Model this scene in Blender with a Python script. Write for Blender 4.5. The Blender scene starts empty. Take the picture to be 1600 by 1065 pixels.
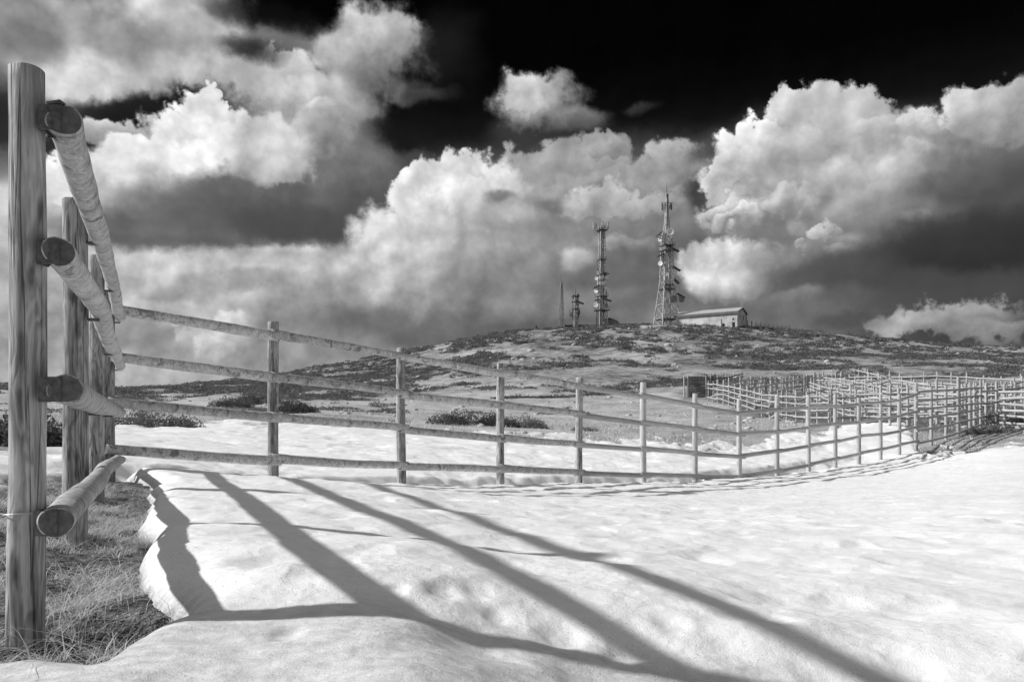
import bpy, bmesh, math, random
import numpy as np
from mathutils import Vector, Matrix, Quaternion

random.seed(7)
rng = np.random.default_rng(7)
sc = bpy.context.scene
COL = sc.collection

# ------------------------------------------------------------------ camera
ZC = 0.682            # eye height above the turf at the nearest post (a kneeling photographer)
FPX = 1244.0          # 28 mm lens, as pixels of a 1600 px wide frame
HORY = 655.0          # row of the level horizon in that frame
cam_d = bpy.data.cameras.new('camera')
cam_d.sensor_width = 36.0
cam_d.lens = 36.0 * FPX / 1600.0
cam_d.shift_y = (HORY - 532.5) / 1600.0     # perspective-corrected verticals
cam_d.clip_start = 0.05
cam_d.clip_end = 20000.0
cam = bpy.data.objects.new('camera', cam_d)
cam.location = (0, 0, ZC)
cam.rotation_euler = (math.radians(90), 0, 0)
COL.objects.link(cam)
sc.camera = cam

# ------------------------------------------------------------------ sun and sky
SUN_EL = math.radians(34.0)
SUN_AZ = math.radians(-90.5)                # from +Y (view) towards +X; the sun stands on the left
sun_vec = Vector((math.sin(SUN_AZ) * math.cos(SUN_EL), math.cos(SUN_AZ) * math.cos(SUN_EL), math.sin(SUN_EL)))
sun_d = bpy.data.lights.new('sun', 'SUN')
sun_d.energy = 4.5
sun_d.angle = math.radians(1.2)
sun_d.color = (1.0, 1.0, 1.0)               # black-and-white photograph: neutral light
sun = bpy.data.objects.new('sun', sun_d)
sun.rotation_euler = sun_vec.to_track_quat('Z', 'Y').to_euler()
sun.location = (-30, 5, 30)
COL.objects.link(sun)

sc.view_settings.view_transform = 'Standard'
sc.view_settings.look = 'None'
sc.view_settings.gamma = 1.0
sc.view_settings.use_curve_mapping = False
sc.view_settings.exposure = 0.1
try:
    sc.cycles.use_denoising = True
    sc.cycles.denoiser = 'OPENIMAGEDENOISE'
    sc.cycles.use_adaptive_sampling = True
    sc.cycles.adaptive_threshold = 0.02
    sc.cycles.adaptive_min_samples = 8
    sc.cycles.max_bounces = 5
    sc.cycles.diffuse_bounces = 3
    sc.cycles.glossy_bounces = 2
    sc.cycles.transmission_bounces = 2
    sc.cycles.caustics_reflective = False
    sc.cycles.caustics_refractive = False
except Exception:
    pass


class NT:
    """small helper to write node trees"""
    def __init__(self, tree):
        self.t = tree
        self.n = tree.nodes
        self.l = tree.links

    def put(self, sock, v):
        if v is None:
            return
        if isinstance(v, bpy.types.NodeSocket):
            self.l.new(v, sock)
        else:
            sock.default_value = v

    def node(self, typ, **kw):
        nd = self.n.new(typ)
        for k, v in kw.items():
            setattr(nd, k, v)
        return nd

    def math(self, op, a, b=None, c=None, clamp=False):
        nd = self.node('ShaderNodeMath', operation=op, use_clamp=clamp)
        self.put(nd.inputs[0], a); self.put(nd.inputs[1], b); self.put(nd.inputs[2], c)
        return nd.outputs[0]

    def vmath(self, op, a, b=None, c=None, scale=None):
        nd = self.node('ShaderNodeVectorMath', operation=op)
        self.put(nd.inputs[0], a); self.put(nd.inputs[1], b)
        if c is not None:
            self.put(nd.inputs[2], c)
        if scale is not None:
            self.put(nd.inputs['Scale'], scale)
        return nd.outputs['Value'] if op in ('LENGTH', 'DOT_PRODUCT', 'DISTANCE') else nd.outputs['Vector']

    def maprange(self, v, a, b, c, d, kind='LINEAR', clamp=True):
        nd = self.node('ShaderNodeMapRange', interpolation_type=kind, clamp=clamp)
        for i, x in enumerate((v, a, b, c, d)):
            self.put(nd.inputs[i], x)
        return nd.outputs[0]

    def mix(self, f, a, b):
        nd = self.node('ShaderNodeMix', data_type='FLOAT')
        self.put(nd.inputs[0], f); self.put(nd.inputs[2], a); self.put(nd.inputs[3], b)
        return nd.outputs[0]

    def noise(self, vec, scale, detail=2.0, rough=0.5, lac=2.0, dist=0.0, color=False, w=None):
        nd = self.node('ShaderNodeTexNoise', noise_dimensions='3D')
        self.put(nd.inputs['Vector'], vec)
        nd.inputs['Scale'].default_value = scale
        nd.inputs['Detail'].default_value = detail
        nd.inputs['Roughness'].default_value = rough
        nd.inputs['Lacunarity'].default_value = lac
        nd.inputs['Distortion'].default_value = dist
        return nd.outputs['Color'] if color else nd.outputs[0]

    def voronoi(self, vec, scale, feature='F1', detail=0.0, rough=0.5, rnd=1.0, smooth=None):
        nd = self.node('ShaderNodeTexVoronoi', feature=feature)
        self.put(nd.inputs['Vector'], vec)
        nd.inputs['Scale'].default_value = scale
        if 'Detail' in nd.inputs:
            nd.inputs['Detail'].default_value = detail
            nd.inputs['Roughness'].default_value = rough
        if smooth is not None and 'Smoothness' in nd.inputs:
            nd.inputs['Smoothness'].default_value = smooth
        nd.inputs['Randomness'].default_value = rnd
        return nd.outputs['Distance']

    def ramp(self, f, stops):
        nd = self.node('ShaderNodeValToRGB')
        el = nd.color_ramp.elements
        while len(el) < len(stops):
            el.new(0.5)
        for e, (p, v) in zip(el, stops):
            e.position = p
            e.color = (v, v, v, 1)
        self.put(nd.inputs[0], f)
        return nd.outputs[0]


def px_az_el(px, py):
    az = math.atan((px - 800.0) / FPX)
    el = math.atan((HORY - py) / FPX * math.cos(az))
    return az, el


world = bpy.data.worlds.new('World')
sc.world = world
world.use_nodes = True
T = NT(world.node_tree)
T.n.clear()
geo = T.node('ShaderNodeTexCoord')
DIR = geo.outputs['Generated']
sky = T.node('ShaderNodeTexSky', sky_type='NISHITA')
sky.sun_disc = False
sky.sun_elevation = SUN_EL
sky.sun_rotation = SUN_AZ
sky.altitude = 1700.0
sky.air_density = 1.0
sky.dust_density = 0.6
sky.ozone_density = 2.0
sep = T.node('ShaderNodeSeparateColor')
T.l.new(sky.outputs[0], sep.inputs[0])
# deep-red filter: blue sky goes nearly black high up and greys towards the horizon
red = T.math('MULTIPLY', sep.outputs[0], 0.1)
sx = T.node('ShaderNodeSeparateXYZ')
T.l.new(DIR, sx.inputs[0])
az = T.math('ARCTAN2', sx.outputs[0], sx.outputs[1])
hyp = T.math('SQRT', T.math('ADD', T.math('MULTIPLY', sx.outputs[0], sx.outputs[0]), T.math('MULTIPLY', sx.outputs[1], sx.outputs[1])))
el = T.math('ARCTAN2', sx.outputs[2], hyp)
filt = T.maprange(el, math.radians(2), math.radians(26), 1.0, 0.0, 'SMOOTHSTEP')
clear_lin = T.math('MULTIPLY', red, T.math('MULTIPLY_ADD', T.math('POWER', filt, 1.5), 0.75, 0.012))
clear = T.math('POWER', clear_lin, 0.4545)

# turbulence that bends every cloud outline
warp1 = T.noise(DIR, 6.0, 2.0, 0.5, color=True)
warp2 = T.noise(DIR, 24.0, 5.0, 0.62, color=True)
wv1 = T.vmath('SCALE', T.vmath('SUBTRACT', warp1, (0.5, 0.5, 0.5)), scale=0.06)
wv2 = T.vmath('SCALE', T.vmath('SUBTRACT', warp2, (0.5, 0.5, 0.5)), scale=0.066)
comb = T.node('ShaderNodeCombineXYZ')
T.l.new(az, comb.inputs[0]); T.l.new(el, comb.inputs[1])
Pw = T.vmath('ADD', comb.outputs[0], T.vmath('MULTIPLY', T.vmath('ADD', wv1, wv2), (1, 1, 0)))
Psoft = T.vmath('ADD', comb.outputs[0], T.vmath('MULTIPLY', T.vmath('ADD', wv1, T.vmath('SCALE', wv2, scale=0.5)), (1, 1, 0)))

# cauliflower heads: rounded bulges pushed out towards the sun, with sharp creases between them
bl1 = T.math('ABSOLUTE', T.math('MULTIPLY_ADD', T.noise(DIR, 32.0, 1.0, 0.4), 2.0, -1.0))
bl2 = T.math('ABSOLUTE', T.math('MULTIPLY_ADD', T.noise(T.vmath('ADD', DIR, (3.1, 1.7, 0.4)), 68.0, 1.5, 0.5), 2.0, -1.0))
puff = T.math('MULTIPLY_ADD', bl1, 0.026, T.math('MULTIPLY', bl2, 0.011))
Pw = T.vmath('SUBTRACT', Pw, T.vmath('SCALE', (-0.45, 0.89, 0.0), scale=puff))

# relief of the billows: density here against density a little nearer the sun
off = Vector((-0.8, 0.0, 0.75)).normalized() * 0.014
nA = T.noise(DIR, 15.0, 6.0, 0.5)
nB = T.noise(T.vmath('ADD', DIR, tuple(off)), 15.0, 4.0, 0.5)
relief = T.math('SUBTRACT', nA, nB)
billow = T.math('MULTIPLY_ADD', T.math('SUBTRACT', puff, 0.009), 6.0, relief)

# the rest of the sky, outside the view: unseen broken cumulus, cover and brightness set to fill the snow shadows
cov = T.noise(T.vmath('MULTIPLY', DIR, (1, 1, 1.6)), 2.6, 6.0, 0.55)
side = T.maprange(T.math('ABSOLUTE', az), math.radians(37), math.radians(48), 0.0, 1.0, 'SMOOTHSTEP')
above = T.maprange(el, math.radians(30), math.radians(42), 0.0, 1.0, 'SMOOTHSTEP')
outside = T.math('MAXIMUM', side, above)
gtone = T.mix(T.maprange(cov, 0.425, 0.525, 0.0, 1.0, 'SMOOTHSTEP'), clear, T.maprange(T.noise(DIR, 5.0, 4.0, 0.5), 0.3, 0.68, 0.40, 0.93))
tone = clear

# cumulus masses by direction: (col, row, half-width, half-height, softness, upper tone, lower tone, opacity)
LOBES = [
 # low grey layer along the horizon
 (300, 560, 700, 95, .55, .62, .68, .7), (1150, 500, 620, 110, .6, .50, .40, .9),
 (1560, 420, 260, 190, .6, .34, .22, .95), (620, 470, 420, 110, .6, .70, .52, .85),
 (160, 430, 330, 110, .6, .74, .78, .88),
 (900, 360, 300, 120, .6, .64, .48, .9), (1260, 360, 300, 150, .5, .52, .42, .95),
 # top left bank
 (40, 20, 230, 130, .5, .50, .60, .95), (200, 85, 210, 62, .45, .62, .76, .95),
 (310, 25, 105, 60, .35, .90, .70, .95), (240, 30, 60, 20, .5, .86, .7, .8), (110, 120, 95, 40, .5, .88, .80, .85),
 (240, 120, 55, 30, .5, .80, .66, .8), (345, 75, 70, 40, .5, .74, .62, .8), (200, 75, 60, 30, .7, .56, .56, .7),
 (30, 50, 60, 40, .6, .54, .5, .8), (320, 115, 60, 28, .5, .80, .70, .8),
 # top middle
 (470, 72, 80, 34, .5, .60, .46, .8), (590, 85, 80, 80, .38, .90, .42, .97), (615, 60, 40, 40, .4, .86, .62, .8),
 (440, 140, 110, 46, .45, .80, .66, .92), (500, 175, 100, 58, .45, .84, .56, .95), (455, 115, 42, 26, .35, .90, .74, .9),
 (560, 190, 46, 42, .5, .72, .46, .8), (700, 80, 45, 55, .9, .26, .16, .45),
 (655, 140, 45, 14, .8, .44, .3, .6), (620, 250, 100, 16, .8, .34, .26, .75), (585, 232, 60, 10, .6, .46, .34, .7),
 # openings of clear dark sky
 (225, 178, 130, 17, .7, .15, .13, .95), (400, 82, 40, 20, .9, .15, .13, .8), (20, 190, 60, 40, .6, .18, .2, .85), (430, 25, 90, 22, .8, .10, .10, .8),
 (620, 205, 45, 26, .7, .12, .12, .8), (600, 300, 34, 50, .7, .18, .24, .8),
 (170, 216, 115, 25, .35, .84, .60, .97),
 # big left cumulus
 (560, 275, 70, 66, .5, .54, .34, .85), (30, 330, 80, 60, .5, .88, .74, .9), (20, 260, 40, 30, .6, .5, .6, .7),
 (460, 275, 160, 95, .45, .64, .28, .95), (340, 222, 85, 50, .2, .97, .84, 1.), (338, 185, 32, 22, .25, .95, .86, .95), (300, 215, 50, 34, .25, .97, .86, .95),
 (430, 238, 70, 46, .3, .88, .70, .9), (515, 210, 46, 34, .35, .82, .54, .8), (405, 260, 60, 34, .4, .84, .70, .8),
 (255, 268, 105, 44, .2, .97, .86, 1.), (200, 262, 44, 26, .25, .96, .86, .95), (135, 292, 95, 38, .22, .96, .84, 1.), (90, 285, 40, 22, .3, .95, .84, .9),
 (230, 312, 150, 36, .5, .86, .70, .9), (400, 330, 200, 46, .5, .44, .30, .95),
 (250, 362, 170, 32, .55, .38, .40, .88), (480, 345, 105, 36, .55, .32, .30, .8), (330, 388, 190, 14, .6, .36, .44, .6),
 # middle band left
 (330, 418, 190, 26, .55, .84, .76, .8), (450, 402, 90, 16, .5, .82, .70, .75), (230, 450, 120, 14, .6, .66, .58, .6), (420, 440, 110, 16, .6, .54, .5, .6),
 (200, 520, 110, 30, .5, .50, .56, .6), (300, 530, 32, 19, .35, .82, .62, .85), (250, 548, 40, 14, .5, .6, .55, .6),
 (375, 518, 50, 36, .35, .88, .58, .92), (345, 545, 30, 20, .4, .84, .6, .8), (240, 585, 120, 22, .5, .80, .72, .7), (120, 500, 60, 36, .5, .66, .6, .6),
 # centre cumulus
 (690, 505, 230, 36, .6, .46, .36, .85), (560, 440, 110, 46, .5, .76, .58, .85),
 (860, 300, 150, 52, .45, .74, .54, .95), (905, 255, 85, 30, .35, .76, .58, .92), (830, 260, 60, 26, .4, .72, .6, .85), (940, 235, 30, 18, .4, .70, .5, .8),
 (735, 285, 80, 44, .22, .94, .78, 1.), (735, 258, 28, 18, .25, .93, .8, .95), (650, 305, 46, 36, .22, .95, .84, 1.), (690, 275, 34, 24, .25, .95, .82, .95),
 (640, 370, 80, 58, .38, .92, .76, .95), (655, 440, 85, 52, .4, .94, .52, .9), (600, 400, 50, 30, .45, .88, .7, .8), (570, 420, 60, 18, .5, .82, .66, .7),
 (740, 345, 90, 40, .5, .80, .68, .8), (700, 400, 50, 26, .5, .82, .66, .8), (780, 415, 100, 42, .5, .66, .50, .9), (760, 370, 40, 18, .5, .78, .6, .7),
 (770, 302, 22, 10, .9, .36, .32, .6), (845, 322, 26, 12, .9, .42, .36, .55), (938, 300, 18, 14, .9, .36, .34, .6),
 (960, 328, 95, 30, .3, .80, .60, .92), (930, 322, 40, 16, .4, .82, .66, .8), (1040, 262, 52, 38, .32, .76, .52, .92), (1105, 240, 40, 18, .7, .30, .22, .7),
 (1085, 302, 22, 26, .7, .22, .24, .85), (845, 160, 66, 42, .42, .84, .46, .96), (820, 150, 36, 22, .4, .84, .7, .8), (905, 185, 38, 22, .55, .62, .40, .8), (830, 200, 60, 22, .8, .36, .26, .55),
 (992, 168, 22, 9, .8, .28, .18, .8), (800, 355, 60, 12, .6, .66, .52, .6),
 (1010, 425, 150, 56, .5, .46, .36, .88), (900, 402, 32, 20, .5, .82, .54, .85), (975, 376, 50, 9, .6, .72, .5, .75), (1015, 378, 30, 10, .5, .66, .5, .7), (900, 470, 130, 22, .7, .56, .48, .7), (800, 480, 60, 16, .6, .58, .44, .6),
 (1100, 380, 110, 24, .6, .42, .36, .7), (850, 510, 90, 12, .6, .36, .4, .6),
 # great right cumulus
 (1490, 300, 200, 100, .5, .52, .26, .95), (1300, 300, 190, 100, .4, .66, .52, .98),
 (1310, 205, 82, 56, .2, .84, .68, 1.), (1250, 190, 36, 32, .22, .86, .74, .95), (1360, 175, 32, 24, .3, .80, .7, .9), (1180, 250, 80, 42, .18, .96, .78, 1.), (1215, 222, 30, 24, .2, .97, .84, .95), (1130, 285, 55, 28, .22, .95, .74, 1.), (1160, 262, 30, 20, .25, .97, .84, .9),
 (1240, 285, 80, 40, .5, .68, .58, .85), (1280, 250, 60, 40, .5, .78, .66, .8), (1400, 230, 70, 42, .35, .80, .56, .9), (1428, 205, 34, 16, .35, .90, .64, .92), (1370, 240, 40, 26, .4, .76, .6, .7),
 (1545, 185, 84, 58, .18, .86, .52, 1.), (1500, 195, 34, 34, .25, .84, .66, .9), (1580, 160, 50, 26, .35, .8, .66, .9), (1450, 262, 70, 32, .45, .80, .50, .85), (1520, 275, 90, 36, .5, .42, .3, .88), (1480, 240, 60, 16, .5, .56, .42, .7),
 (1125, 330, 46, 16, .4, .92, .66, .92), (1155, 345, 26, 14, .4, .9, .66, .9), (1200, 355, 80, 24, .6, .52, .46, .7), (1225, 322, 50, 18, .45, .84, .62, .85), (1170, 305, 40, 12, .5, .60, .52, .7),
 (1360, 290, 60, 44, .45, .80, .56, .85), (1330, 330, 50, 22, .5, .66, .5, .7), (1290, 362, 26, 18, .4, .84, .60, .92), (1340, 378, 40, 20, .5, .66, .5, .8), (1245, 388, 14, 11, .4, .74, .54, .85), (1310, 392, 24, 10, .5, .76, .5, .8), (1240, 350, 20, 12, .5, .72, .56, .75),
 (1435, 335, 26, 11, .5, .66, .44, .88),
 (1140, 425, 70, 50, .36, .97, .60, .98), (1108, 400, 32, 22, .45, .88, .74, .85), (1110, 450, 40, 20, .5, .92, .6, .8), (1190, 410, 40, 24, .6, .62, .5, .6),
 (1370, 430, 180, 44, .6, .34, .28, .9), (1520, 380, 160, 60, .6, .25, .19, .9), (1480, 452, 190, 28, .6, .30, .30, .85), (1280, 420, 60, 16, .6, .34, .32, .6),
 (1250, 480, 120, 24, .7, .48, .42, .6), (1230, 465, 50, 12, .6, .54, .44, .6), (1490, 510, 110, 26, .4, .68, .50, .96), (1430, 520, 50, 16, .4, .68, .52, .9), (1550, 486, 50, 9, .55, .58, .44, .85), (1590, 500, 30, 8, .5, .6, .46, .8), (1600, 540, 120, 18, .6, .42, .36, .7), (1330, 505, 60, 12, .7, .30, .3, .5),
]
LDIR = (-0.45, 0.89, 0.0)
for li, (cx, cy, rx, ry, soft, tu, tl, op) in enumerate(LOBES):
    if li % 45 == 44:       # evaluate the masses in batches, so the shader needs little memory at a time
        step_ = T.math('MULTIPLY', tone, 1e-6)
        Pw = T.vmath('ADD', Pw, step_)
        Psoft = T.vmath('ADD', Psoft, step_)
    a0, e0 = px_az_el(cx, cy)
    ra = rx / FPX * math.cos(a0) ** 2
    re = ry / FPX * math.cos(a0) * math.cos(e0) ** 2
    soft *= 0.75 if soft > 0.4 else 0.65
    src = Pw if soft < 0.36 else Psoft
    q = T.vmath('MULTIPLY_ADD', src, (1 / ra, 1 / re, 0), (-a0 / ra, -e0 / re, 0))
    al = T.maprange(T.vmath('LENGTH', q), 1.0 - soft, 1.0 + soft, op, 0.0, 'SMOOTHSTEP')
    tn = T.math('MULTIPLY_ADD', T.vmath('DOT_PRODUCT', q, LDIR), (tu - tl) * 0.6, (tu + tl) * 0.5)
    tone = T.mix(al, tone, tn)
tone = T.math('MULTIPLY_ADD', T.math('MULTIPLY', billow, T.maprange(tone, 0.3, 0.85, 0.05, 1.0)), 0.95, tone)


def as_background(tn):
    lin = T.math('MULTIPLY', T.math('POWER', T.math('MAXIMUM', tn, 0.0), 2.2), 9.2)
    b = T.node('ShaderNodeBackground')
    T.l.new(lin, b.inputs[0])
    b.inputs[1].default_value = 0.1
    return b.outputs[0]


mixs = T.node('ShaderNodeMixShader')
T.l.new(outside, mixs.inputs[0])
T.l.new(as_background(tone), mixs.inputs[1])
T.l.new(as_background(gtone), mixs.inputs[2])
wo = T.node('ShaderNodeOutputWorld')
T.l.new(mixs.outputs[0], wo.inputs[0])
world.cycles.sampling_method = 'MANUAL'
world.cycles.sample_map_resolution = 256

# ================================================================== helpers
def grey(v):
    return (v, v, v, 1.0)


def principled(name, rough=0.8, spec=0.2):
    m = bpy.data.materials.new(name)
    m.use_nodes = True
    t = NT(m.node_tree)
    b = t.n['Principled BSDF']
    b.inputs['Roughness'].default_value = rough
    b.inputs['Specular IOR Level'].default_value = spec
    return m, t, b


def bump(t, b, h, strength, dist):
    nd = t.node('ShaderNodeBump')
    nd.inputs['Strength'].default_value = strength
    nd.inputs['Distance'].default_value = dist
    t.l.new(h, nd.inputs['Height'])
    t.l.new(nd.outputs[0], b.inputs['Normal'])


def flat_mat(name, v, rough=0.7, var=0.25, scale=3.0, metal=0.0):
    m, t, b = principled(name, rough)
    tc = t.node('ShaderNodeTexCoord')
    n = t.noise(tc.outputs['Object'], scale, 4.0, 0.6)
    t.l.new(t.ramp(n, [(0.3, v * (1 - var)), (0.7, v * (1 + var))]), b.inputs['Base Color'])
    b.inputs['Metallic'].default_value = metal
    return m


def wood_mat(name, sxy, sz, lo, hi, bstr, vary=0.25, crack=True, stain=0.0):
    """weathered round timber: streaky figure running along the log, knots, drying cracks"""
    m, t, b = principled(name, 0.72, 0.25)
    tc = t.node('ShaderNodeTexCoord')
    oi = t.node('ShaderNodeObjectInfo')
    seed = t.node('ShaderNodeCombineXYZ')
    for k in range(3):
        t.l.new(t.math('MULTIPLY', oi.outputs['Random'], 37.0 + 11 * k), seed.inputs[k])
    base = t.vmath('MULTIPLY_ADD', tc.outputs['Object'], (sxy, sxy, sz), seed.outputs[0])
    figure = t.noise(base, 1.0, 3.0, 0.5, dist=0.6)
    rings = t.math('SINE', t.math('MULTIPLY', figure, 34.0))
    fine = t.noise(t.vmath('MULTIPLY', base, (4.0, 4.0, 0.8)), 1.0, 5.0, 0.65)
    blot = t.noise(t.vmath('MULTIPLY', base, (0.5, 0.5, 0.9)), 1.0, 3.0, 0.6)
    v = t.math('MULTIPLY_ADD', rings, 0.075, t.math('MULTIPLY_ADD', fine, 0.55, t.math('MULTIPLY', blot, 0.55)))
    col = t.maprange(v, 0.33, 0.78, lo, hi)
    knot = t.voronoi(t.vmath('MULTIPLY', base, (0.45, 0.45, 0.8)), 1.0)
    col = t.math('MULTIPLY', col, t.maprange(knot, 0.05, 0.14, 0.35, 1.0))
    h = v
    if stain:
        st = t.noise(t.vmath('MULTIPLY', base, (0.35, 0.35, 0.55)), 1.0, 4.0, 0.6, dist=0.8)
        fl = t.noise(t.vmath('MULTIPLY', base, (1.6, 1.6, 1.2)), 1.0, 3.0, 0.6)
        dk = t.math('MAXIMUM', t.maprange(st, 0.54, 0.66, 0.0, 1.0), t.maprange(fl, 0.64, 0.70, 0.0, 0.8))
        col = t.math('MULTIPLY', col, t.math('SUBTRACT', 1.0, t.math('MULTIPLY', dk, stain)))
    if crack:
        cr = t.noise(t.vmath('MULTIPLY', base, (1.3, 1.3, 0.22)), 1.0, 2.0, 0.5)
        cl = t.maprange(t.math('ABSOLUTE', t.math('SUBTRACT', cr, 0.5)), 0.0, 0.017, 0.0, 1.0)
        col = t.math('MULTIPLY', col, t.math('MULTIPLY_ADD', cl, 0.65, 0.35))
        h = t.math('MULTIPLY_ADD', cl, 0.8, v)
    col = t.math('MULTIPLY', col, t.math('MULTIPLY_ADD', oi.outputs['Random'], vary, 1.0 - vary * 0.5))
    t.l.new(col, b.inputs['Base Color'])
    bump(t, b, h, bstr, 0.006)
    return m


M = {}
M['post'] = wood_mat('weathered_post_wood', 20.0, 3.2, 0.11, 0.60, 0.9, stain=0.6)
M['rail'] = wood_mat('peeled_rail_wood', 26.0, 16.0, 0.24, 0.74, 1.0, crack=False, stain=0.6)
M['far_wood'] = wood_mat('grey_rail_wood', 1.6, 5.0, 0.26, 0.56, 0.15, 0.3, crack=False)
M['dark_wood'] = wood_mat('dark_board_wood', 1.6, 5.0, 0.09, 0.22, 0.15, 0.3, crack=False)
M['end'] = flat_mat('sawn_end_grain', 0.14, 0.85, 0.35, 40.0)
M['iron'] = flat_mat('rusty_iron', 0.12, 0.6, 0.4, 60.0, 0.4)
M['wire'] = flat_mat('galvanised_wire', 0.5, 0.4, 0.2, 30.0, 0.6)
M['steel'] = flat_mat('galvanised_steel', 0.42, 0.6, 0.3, 0.4)
M['mid_steel'] = flat_mat('dull_steel', 0.24, 0.6, 0.3, 0.4)
M['dark_steel'] = flat_mat('dark_painted_steel', 0.10, 0.6, 0.3, 0.4)
M['dish'] = flat_mat('white_dish', 0.72, 0.5, 0.1, 1.0)
M['drum'] = flat_mat('grey_drum', 0.22, 0.6, 0.2, 1.0)
M['plaster'] = flat_mat('whitewashed_plaster', 0.50, 0.85, 0.3, 0.5)
M['roof'] = flat_mat('pale_roof_sheet', 0.40, 0.7, 0.15, 0.6)
M['eave'] = flat_mat('eave_board', 0.14, 0.8, 0.2, 1.0)
M['pane'] = flat_mat('dark_glass', 0.03, 0.2, 0.2, 1.0)
M['shed'] = flat_mat('dark_shed_sheet', 0.09, 0.8, 0.25, 0.8)
M['concrete'] = flat_mat('weathered_concrete', 0.45, 0.9, 0.25, 3.0)
M['cloth'] = flat_mat('dark_clothing', 0.05, 0.9, 0.2, 4.0)
M['skin'] = flat_mat('skin', 0.40, 0.7, 0.1, 4.0)
M['bag'] = flat_mat('white_bag', 0.75, 0.8, 0.1, 4.0)


def attr_mat(name, lo, hi, trans=0.0):
    m, t, b = principled(name, 0.75, 0.2)
    at = t.node('ShaderNodeAttribute', attribute_name='tone')
    col = t.maprange(at.outputs['Fac'], 0.0, 1.0, lo, hi)
    t.l.new(col, b.inputs['Base Color'])
    if trans:
        tr = t.node('ShaderNodeBsdfTranslucent')
        t.l.new(col, tr.inputs[0])
        mx = t.node('ShaderNodeMixShader')
        mx.inputs[0].default_value = trans
        t.l.new(b.outputs[0], mx.inputs[1]); t.l.new(tr.outputs[0], mx.inputs[2])
        t.l.new(mx.outputs[0], t.n['Material Output'].inputs[0])
    return m


M['grass'] = attr_mat('dry_grass', 0.06, 0.85, 0.4)
M['heather'] = attr_mat('heather_leaf', 0.05, 0.25, 0.35)
M['twig'] = flat_mat('heather_twig', 0.09, 0.9, 0.2, 20.0)
M['stone'] = flat_mat('pale_stone', 0.42, 0.9, 0.3, 2.0)


class MB:
    """collects shapes and links them as one mesh object"""
    def __init__(self):
        self.v = []
        self.f = []

    def tube(self, p0, p1, r0, r1=None, n=6, cap=True):
        p0 = Vector(p0); p1 = Vector(p1)
        r1 = r0 if r1 is None else r1
        d = (p1 - p0).normalized()
        a = d.orthogonal().normalized(); b = d.cross(a)
        k = len(self.v)
        for p, r in ((p0, r0), (p1, r1)):
            for i in range(n):
                th = 2 * math.pi * i / n
                self.v.append(tuple(p + (a * math.cos(th) + b * math.sin(th)) * r))
        for i in range(n):
            j = (i + 1) % n
            self.f.append((k + i, k + j, k + n + j, k + n + i))
        if cap:
            self.f.append(tuple(k + i for i in reversed(range(n))))
            self.f.append(tuple(k + n + i for i in range(n)))
        return self

    def box(self, c, s, rz=0.0, rx=0.0, ry=0.0):
        R = Matrix.Rotation(rz, 3, 'Z') @ Matrix.Rotation(ry, 3, 'Y') @ Matrix.Rotation(rx, 3, 'X')
        k = len(self.v)
        for sx_ in (-1, 1):
            for sy_ in (-1, 1):
                for sz_ in (-1, 1):
                    p = R @ Vector((sx_ * s[0] / 2, sy_ * s[1] / 2, sz_ * s[2] / 2)) + Vector(c)
                    self.v.append(tuple(p))
        for q in ((0, 1, 3, 2), (4, 6, 7, 5), (0, 4, 5, 1), (2, 3, 7, 6), (0, 2, 6, 4), (1, 5, 7, 3)):
            self.f.append(tuple(k + i for i in q))
        return self

    def poly(self, pts, faces):
        k = len(self.v)
        self.v += [tuple(p) for p in pts]
        self.f += [tuple(k + i for i in f) for f in faces]
        return self

    def lathe(self, c, axis, prof, n=14):
        """prof: (distance along axis, radius)"""
        d = Vector(axis).normalized(); a = d.orthogonal().normalized(); b = d.cross(a)
        k = len(self.v); c = Vector(c)
        for z, r in prof:
            for i in range(n):
                th = 2 * math.pi * i / n
                self.v.append(tuple(c + d * z + (a * math.cos(th) + b * math.sin(th)) * r))
        for m_ in range(len(prof) - 1):
            for i in range(n):
                j = (i + 1) % n
                self.f.append((k + m_ * n + i, k + m_ * n + j, k + (m_ + 1) * n + j, k + (m_ + 1) * n + i))
        self.f.append(tuple(k + i for i in reversed(range(n))))
        self.f.append(tuple(k + (len(prof) - 1) * n + i for i in range(n)))
        return self

    def mesh(self, name, mat, smooth=False):
        me = bpy.data.meshes.new(name)
        me.from_pydata(self.v, [], self.f)
        me.materials.append(mat)
        if smooth:
            me.polygons.foreach_set('use_smooth', [True] * len(me.polygons))
        me.update()
        return me

    def build(self, name, mat, parent=None, smooth=False):
        o = bpy.data.objects.new(name, self.mesh(name, mat, smooth))
        COL.objects.link(o)
        if parent is not None:
            o.parent = parent
        return o


def np_mesh(name, verts, faces, mat, smooth=False, tone=None):
    """mesh from numpy arrays; faces all of one size"""
    me = bpy.data.meshes.new(name)
    nv, nf, k = len(verts), len(faces), faces.shape[1]
    me.vertices.add(nv)
    me.vertices.foreach_set('co', verts.astype(np.float32).ravel())
    me.loops.add(nf * k)
    me.loops.foreach_set('vertex_index', faces.astype(np.int32).ravel())
    me.polygons.add(nf)
    me.polygons.foreach_set('loop_start', np.arange(0, nf * k, k, dtype=np.int32))
    me.polygons.foreach_set('loop_total', np.full(nf, k, dtype=np.int32))
    if smooth:
        me.polygons.foreach_set('use_smooth', np.ones(nf, dtype=bool))
    me.update(calc_edges=True)
    me.materials.append(mat)
    if tone is not None:
        at = me.attributes.new('tone', 'FLOAT', 'POINT')
        at.data.foreach_set('value', tone.astype(np.float32))
    return me


def link(name, me, parent=None):
    o = bpy.data.objects.new(name, me)
    COL.objects.link(o)
    if parent is not None:
        o.parent = parent
    return o


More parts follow.
